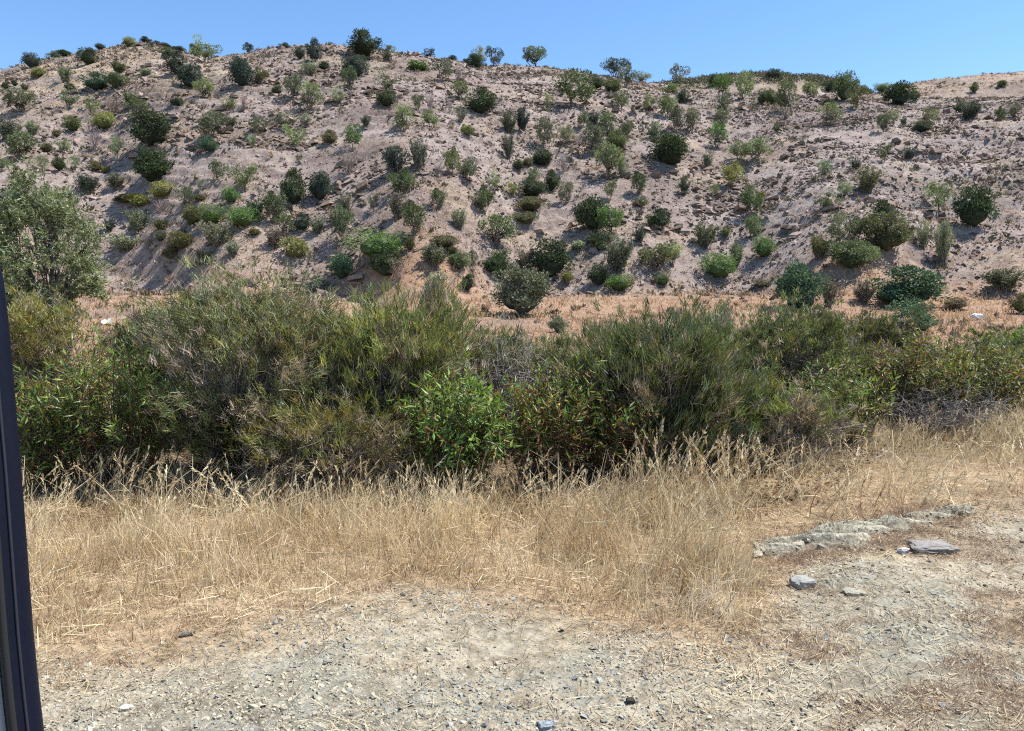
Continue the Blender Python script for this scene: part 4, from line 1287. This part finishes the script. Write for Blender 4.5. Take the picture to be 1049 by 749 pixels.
# bedrock ledge, the flat stone on it and the larger loose stones
def slab(name, px, py, L, Wd, H, col, label, cat, rot, seed, dz=0., rough=.12, ledge=False):
    a, b = near(np.array([float(px)]), np.array([float(py)]))
    return boulder(name, float(a[0]), float(b[0]), L, Wd, H, col, M_LEDGE if ledge else M_STONE, label, cat, rot, seed, dz, rough)
def ledge():
    pts = np.array([(772,566),(800,561),(830,556),(860,550),(890,543),(915,537),(940,532),(965,527),(996,522)], float)
    X, Y = near(pts[:, 0], pts[:, 1]); nn = 150; mm = 34
    t = np.linspace(0, len(pts) - 1, nn); k = np.minimum(t.astype(int), len(pts) - 2); fr = t - k
    x = X[k] * (1 - fr) + X[k + 1] * fr; y = Y[k] * (1 - fr) + Y[k + 1] * fr
    hw = .16 * np.sin(np.linspace(.12, np.pi - .15, nn)) ** .6 * (1 + .7 * fbm(x / .25, y * 0 + 3, 3, 81))
    u = np.linspace(-1, 1, mm)
    XX = np.repeat(x[:, None], mm, 1); YY = y[:, None] + u[None] * hw[:, None] * 1.5
    prof = (1 - np.abs(u) ** 3)[None] * (1 + .6 * fbm(XX / .3, YY / .12, 3, 82))
    lay = fbm(XX / .5 + YY, YY / .035 + XX * 1.2, 3, 83)
    ZZ = height(XX, YY) - .02 + prof * .055 * np.minimum(1, hw[:, None] / .1) + .034 * np.round(lay * 5) / 5 * prof + .006 * fbm(XX / .04, YY / .03, 2, 84)
    v = np.stack([XX, YY, ZZ], -1).reshape(-1, 3)
    i = np.arange(nn - 1)[:, None] * mm + np.arange(mm - 1)[None]
    f = np.stack([i, i + mm, i + mm + 1, i + 1], -1).reshape(-1, 4)
    c = lerp3((.27, .25, .185), (.46, .42, .32), np.clip(.55 + lay.ravel() * 2.0, 0, 1)) * (1 + .3 * fbm(XX / .05, YY / .02, 3, 85)).reshape(-1, 1)
    g = Geo(); g.grid_raw(v, f, c)
    # fallen flakes lying on it make it thick and broken
    n = 260; r = R.integers(0, nn, n); uu = R.uniform(-1.1, 1.1, n); xx = x[r] + R.normal(0, .02, n); yy = y[r] + uu * hw[r] * 1.5
    rocks(g, xx, yy, height(xx, yy) + .025 * (1 - np.minimum(np.abs(uu), 1) ** 3), np.clip(np.exp(R.normal(-3.9, .6, n)), .008, .07), R.uniform(.15, .4, n), np.array([.40, .36, .275]) * R.uniform(.65, 1.25, (n, 1)), .25, .2)
    o = g.build('rock_ledge', M_LEDGE); tag(o, 'long low ledge of pale greenish bedrock breaking out of the dry grass', 'rock')
ledge()
slab('flat_stone', 954, 563, .29, .19, .055, (.27, .25, .23), 'flat grey slab stone lying loose in front of the bedrock ledge', 'stone', -.05, 8, -.004, .13)
slab('loose_stone', 822, 600, .15, .10, .06, (.32, .315, .285), 'blue-grey stone at the edge of the tall dry grass', 'stone', .3, 9)
slab('loose_stone', 925, 566, .08, .05, .035, (.42, .41, .39), 'small pale stone touching the left side of the flat grey slab', 'stone', .5, 10)
slab('loose_stone', 875, 608, .11, .08, .025, (.33, .31, .25), 'pale flat stone between the blue-grey stone and the brown weeds', 'stone', -.2, 12)
slab('loose_stone', 192, 651, .07, .035, .018, (.10, .10, .095), 'dark flat stone at the grass edge on the left of the gravel', 'stone', .35, 14)
slab('loose_stone', 646, 720, .034, .028, .026, (.07, .06, .05), 'small black clod standing on the bare gravel', 'clod', .2, 15)
slab('loose_stone', 130, 727, .05, .03, .02, (.52, .50, .44), 'little white flat stone on the gravel near the vehicle door', 'stone', .2, 16)
slab('loose_stone', 560, 745, .055, .045, .025, (.27, .30, .32), 'bluish stone half sunk at the lowest edge of the gravel', 'stone', .2, 17)

# ------------------------------------------------------------------ the parked van whose open rear door edges into view
M_PAINT = plain_mat('dark_navy_paint', (.0035, .006, .018), .45, 0, .18, .0, 160, .35)
M_RUB = plain_mat('black_rubber', (.008, .008, .009), .75)
M_TRIM = plain_mat('grey_seal', (.016, .019, .032), .5)
M_STEEL = plain_mat('wheel_metal', (.45, .45, .46), .35, 1.0)
M_GLASSV = plain_mat('window_glass', (.74, .79, .86), .05, 0, .8, 0, 4, .05)  # sky reflection painted into the pane as a pale blue base colour
_nt = M_GLASSV.node_tree; _out = [n for n in _nt.nodes if n.type == 'OUTPUT_MATERIAL'][0]; _p = [n for n in _nt.nodes if n.type == 'BSDF_PRINCIPLED'][0]
_tr = _nt.nodes.new('ShaderNodeBsdfTransparent'); _tr.inputs[0].default_value = (.70, .76, .80, 1); _mx = _nt.nodes.new('ShaderNodeMixShader'); _mx.inputs[0].default_value = .5
_nt.links.new(_tr.outputs[0], _mx.inputs[1]); _nt.links.new(_p.outputs[0], _mx.inputs[2]); _nt.links.new(_mx.outputs[0], _out.inputs[0])
van = link('parked_van', None, loc=(-2.9, -.9, 0)); tag(van, 'dark navy vehicle with its rear door open, only the door edge in view', 'van')
def prism(name, prof, y0, y1, mat, parent, bev=.04):
    """side profile (x,z) extruded along y, edges bevelled"""
    me = bpy.data.meshes.new(name); k = len(prof)
    v = [(a, y0, b) for a, b in prof] + [(a, y1, b) for a, b in prof]
    f = [tuple(range(k)), tuple(range(2 * k - 1, k - 1, -1))] + [(i, i + k, (i + 1) % k + k, (i + 1) % k) for i in range(k)]
    me.from_pydata(v, [], f); me.update(); me.materials.append(mat)
    o = link(name, me, parent); b = o.modifiers.new('bevel', 'BEVEL'); b.width = bev; b.segments = 3; b.limit_method = 'ANGLE'
    return o
VX = 2.9
body = prism('body', [(-2.35, .35), (1.9, .35), (1.95, .9), (1.92, 1.9), (1.75, 2.02), (-1.0, 2.02), (-1.65, 1.35), (-2.35, 1.05), (-2.45, .6)], -.9, .9, M_PAINT, van)
for sgn in (-1, 1):
    prism('window', [(-1.45, 1.32), (-.35, 1.32), (-.35, 1.85), (-1.0, 1.85)], sgn * .903 - .004, sgn * .903 + .004, M_GLASSV, van, .002)
def wheel(wx, wy):
    rim = Geo(); a = np.linspace(0, 2 * np.pi, 25)
    ring = np.stack([np.cos(a) * .25, np.zeros(25), np.sin(a) * .25], -1)
    g = Geo(); g.tubes(ring[None], np.full((1, 25), .085), (.02, .02, .02), 10)
    ty = g.build('wheel', M_RUB, van, (wx, wy, .335), True)
    h = Geo(); b = np.stack([np.zeros(4), np.array([-.06, -.05, .05, .06]), np.zeros(4)], -1)
    h.tubes(b[None], np.array([[.03, .18, .18, .03]]), (.4, .4, .4), 20); h.build('rim', M_STEEL, ty)
for wx in (-1.6, 1.2):
    for wy in (-.82, .82): wheel(wx, wy)
# the door: a curved panel with a window, hinged at the near corner of the tail, swung out past square
def door():
    root = van
    def world_edge(px, py, Y):
        d = ray(px, py); p = d * (Y / d[1]); return np.array([p[0], Y, p[2] + CAMZ])
    sil = [(-26, 215), (-9, 250), (0, 288), (6, 340), (11, 400), (18, 480), (24, 560), (30, 640), (36, 700), (42, 752), (50, 860)]
    Y = .95
    E = np.array([world_edge(a, b, Y) for a, b in sil])              # free edge from top to belt
    low = np.array([[E[-1, 0] + .02, Y, .80], [E[-1, 0] + .02, Y, .55], [E[-1, 0], Y, .42]])
    E = np.concatenate([E, low])
    H = np.array([-.99, .06])                                        # hinge line
    off = np.array([van.location[0], van.location[1], 0])
    def P(i, u, s=0.):                                               # u 0 at the free edge, 1 at the hinge; s = out of the panel
        e = E[i]; p = e[:2] * (1 - u) + H * u
        t = (H - e[:2]); t = t / np.linalg.norm(t); nrm = np.array([t[1], -t[0]])
        return np.array([*(p + nrm * s), e[2]]) - off
    top, belt = 1, 10
    wlen = np.linalg.norm(H - E[5, :2]); fw = .045 / wlen
    us = [0, .25 * fw, fw, 1 - 2 * fw, 1]
    bm_v, bm_f = [], []
    n = len(E)
    idx = {}
    for s_i, s in enumerate((-.018, .018)):
        for i in range(n):
            for j, u in enumerate(us):
                rr = -.4 if j == 0 else 1.0                        # rolled free edge
                idx[s_i, i, j] = len(bm_v); bm_v.append(tuple(P(i, u, s * (.55 if j == 0 else 1))))
    hole = lambda i, j: j == 2 and top <= i < belt
    for i in range(n - 1):
        for j in range(4):
            if hole(i, j): continue
            bm_f.append((idx[0, i, j], idx[0, i, j+1], idx[0, i+1, j+1], idx[0, i+1, j]))
            bm_f.append((idx[1, i, j], idx[1, i+1, j], idx[1, i+1, j+1], idx[1, i, j+1]))
        for j in (0, 4): bm_f.append((idx[0, i, j], idx[0, i+1, j], idx[1, i+1, j], idx[1, i, j]) )
        if top <= i < belt:
            for j in (2, 3): bm_f.append((idx[0, i, j], idx[1, i, j], idx[1, i+1, j], idx[0, i+1, j]))
    for j in range(4):
        for i in (0, n - 1): bm_f.append((idx[0, i, j], idx[1, i, j], idx[1, i, j+1], idx[0, i, j+1]))
    for i in (top, belt): bm_f.append((idx[0, i, 2], idx[1, i, 2], idx[1, i, 3], idx[0, i, 3]))
    me = bpy.data.meshes.new('door'); me.from_pydata(bm_v, [], bm_f); me.update(); me.materials.append(M_PAINT)
    d = link('door', me, root); b = d.modifiers.new('bevel', 'BEVEL'); b.width = .006; b.segments = 3; b.limit_method = 'ANGLE'
    # glass
    gv, gf = [], []
    for i in range(top, belt + 1):
        gv += [tuple(P(i, fw * .98, -.004)), tuple(P(i, 1 - 1.98 * fw, -.004)), tuple(P(i, fw * .98, .002)), tuple(P(i, 1 - 1.98 * fw, .002))]
    for k in range(belt - top):
        a = k * 4; gf += [(a, a+1, a+5, a+4), (a+2, a+6, a+7, a+3), (a, a+4, a+6, a+2), (a+1, a+3, a+7, a+5)]
    me = bpy.data.meshes.new('window'); me.from_pydata(gv, [], gf); me.update(); me.materials.append(M_GLASSV); link('window', me, d)
    # seal channels running down the inner face
    for k, (u, r) in enumerate(((.62, .0020),)):
        Q = np.array([P(i, u * fw, -.0185) for i in range(1, n)])
        g = Geo(); g.tubes(Q[None], np.full((1, len(Q)), r), (.06, .06, .07), 6); g.build('weather_strip', M_TRIM, d, smooth=True)
    Q = np.array([P(i, .985 * fw, -.016) for i in range(1, belt + 1)])
    g = Geo(); g.tubes(Q[None], np.full((1, len(Q)), .005), (.01, .01, .01), 6); g.build('window_seal', M_RUB, d, smooth=True)
    hp = np.array([P(11, 2.2 * fw, .03), P(11, 2.2 * fw, .055), P(11, 5 * fw, .055), P(11, 5 * fw, .03)])
    g = Geo(); g.tubes(hp[None], np.full((1, 4), .011), (.02, .02, .02), 8); g.build('handle', M_RUB, d, smooth=True)
door()
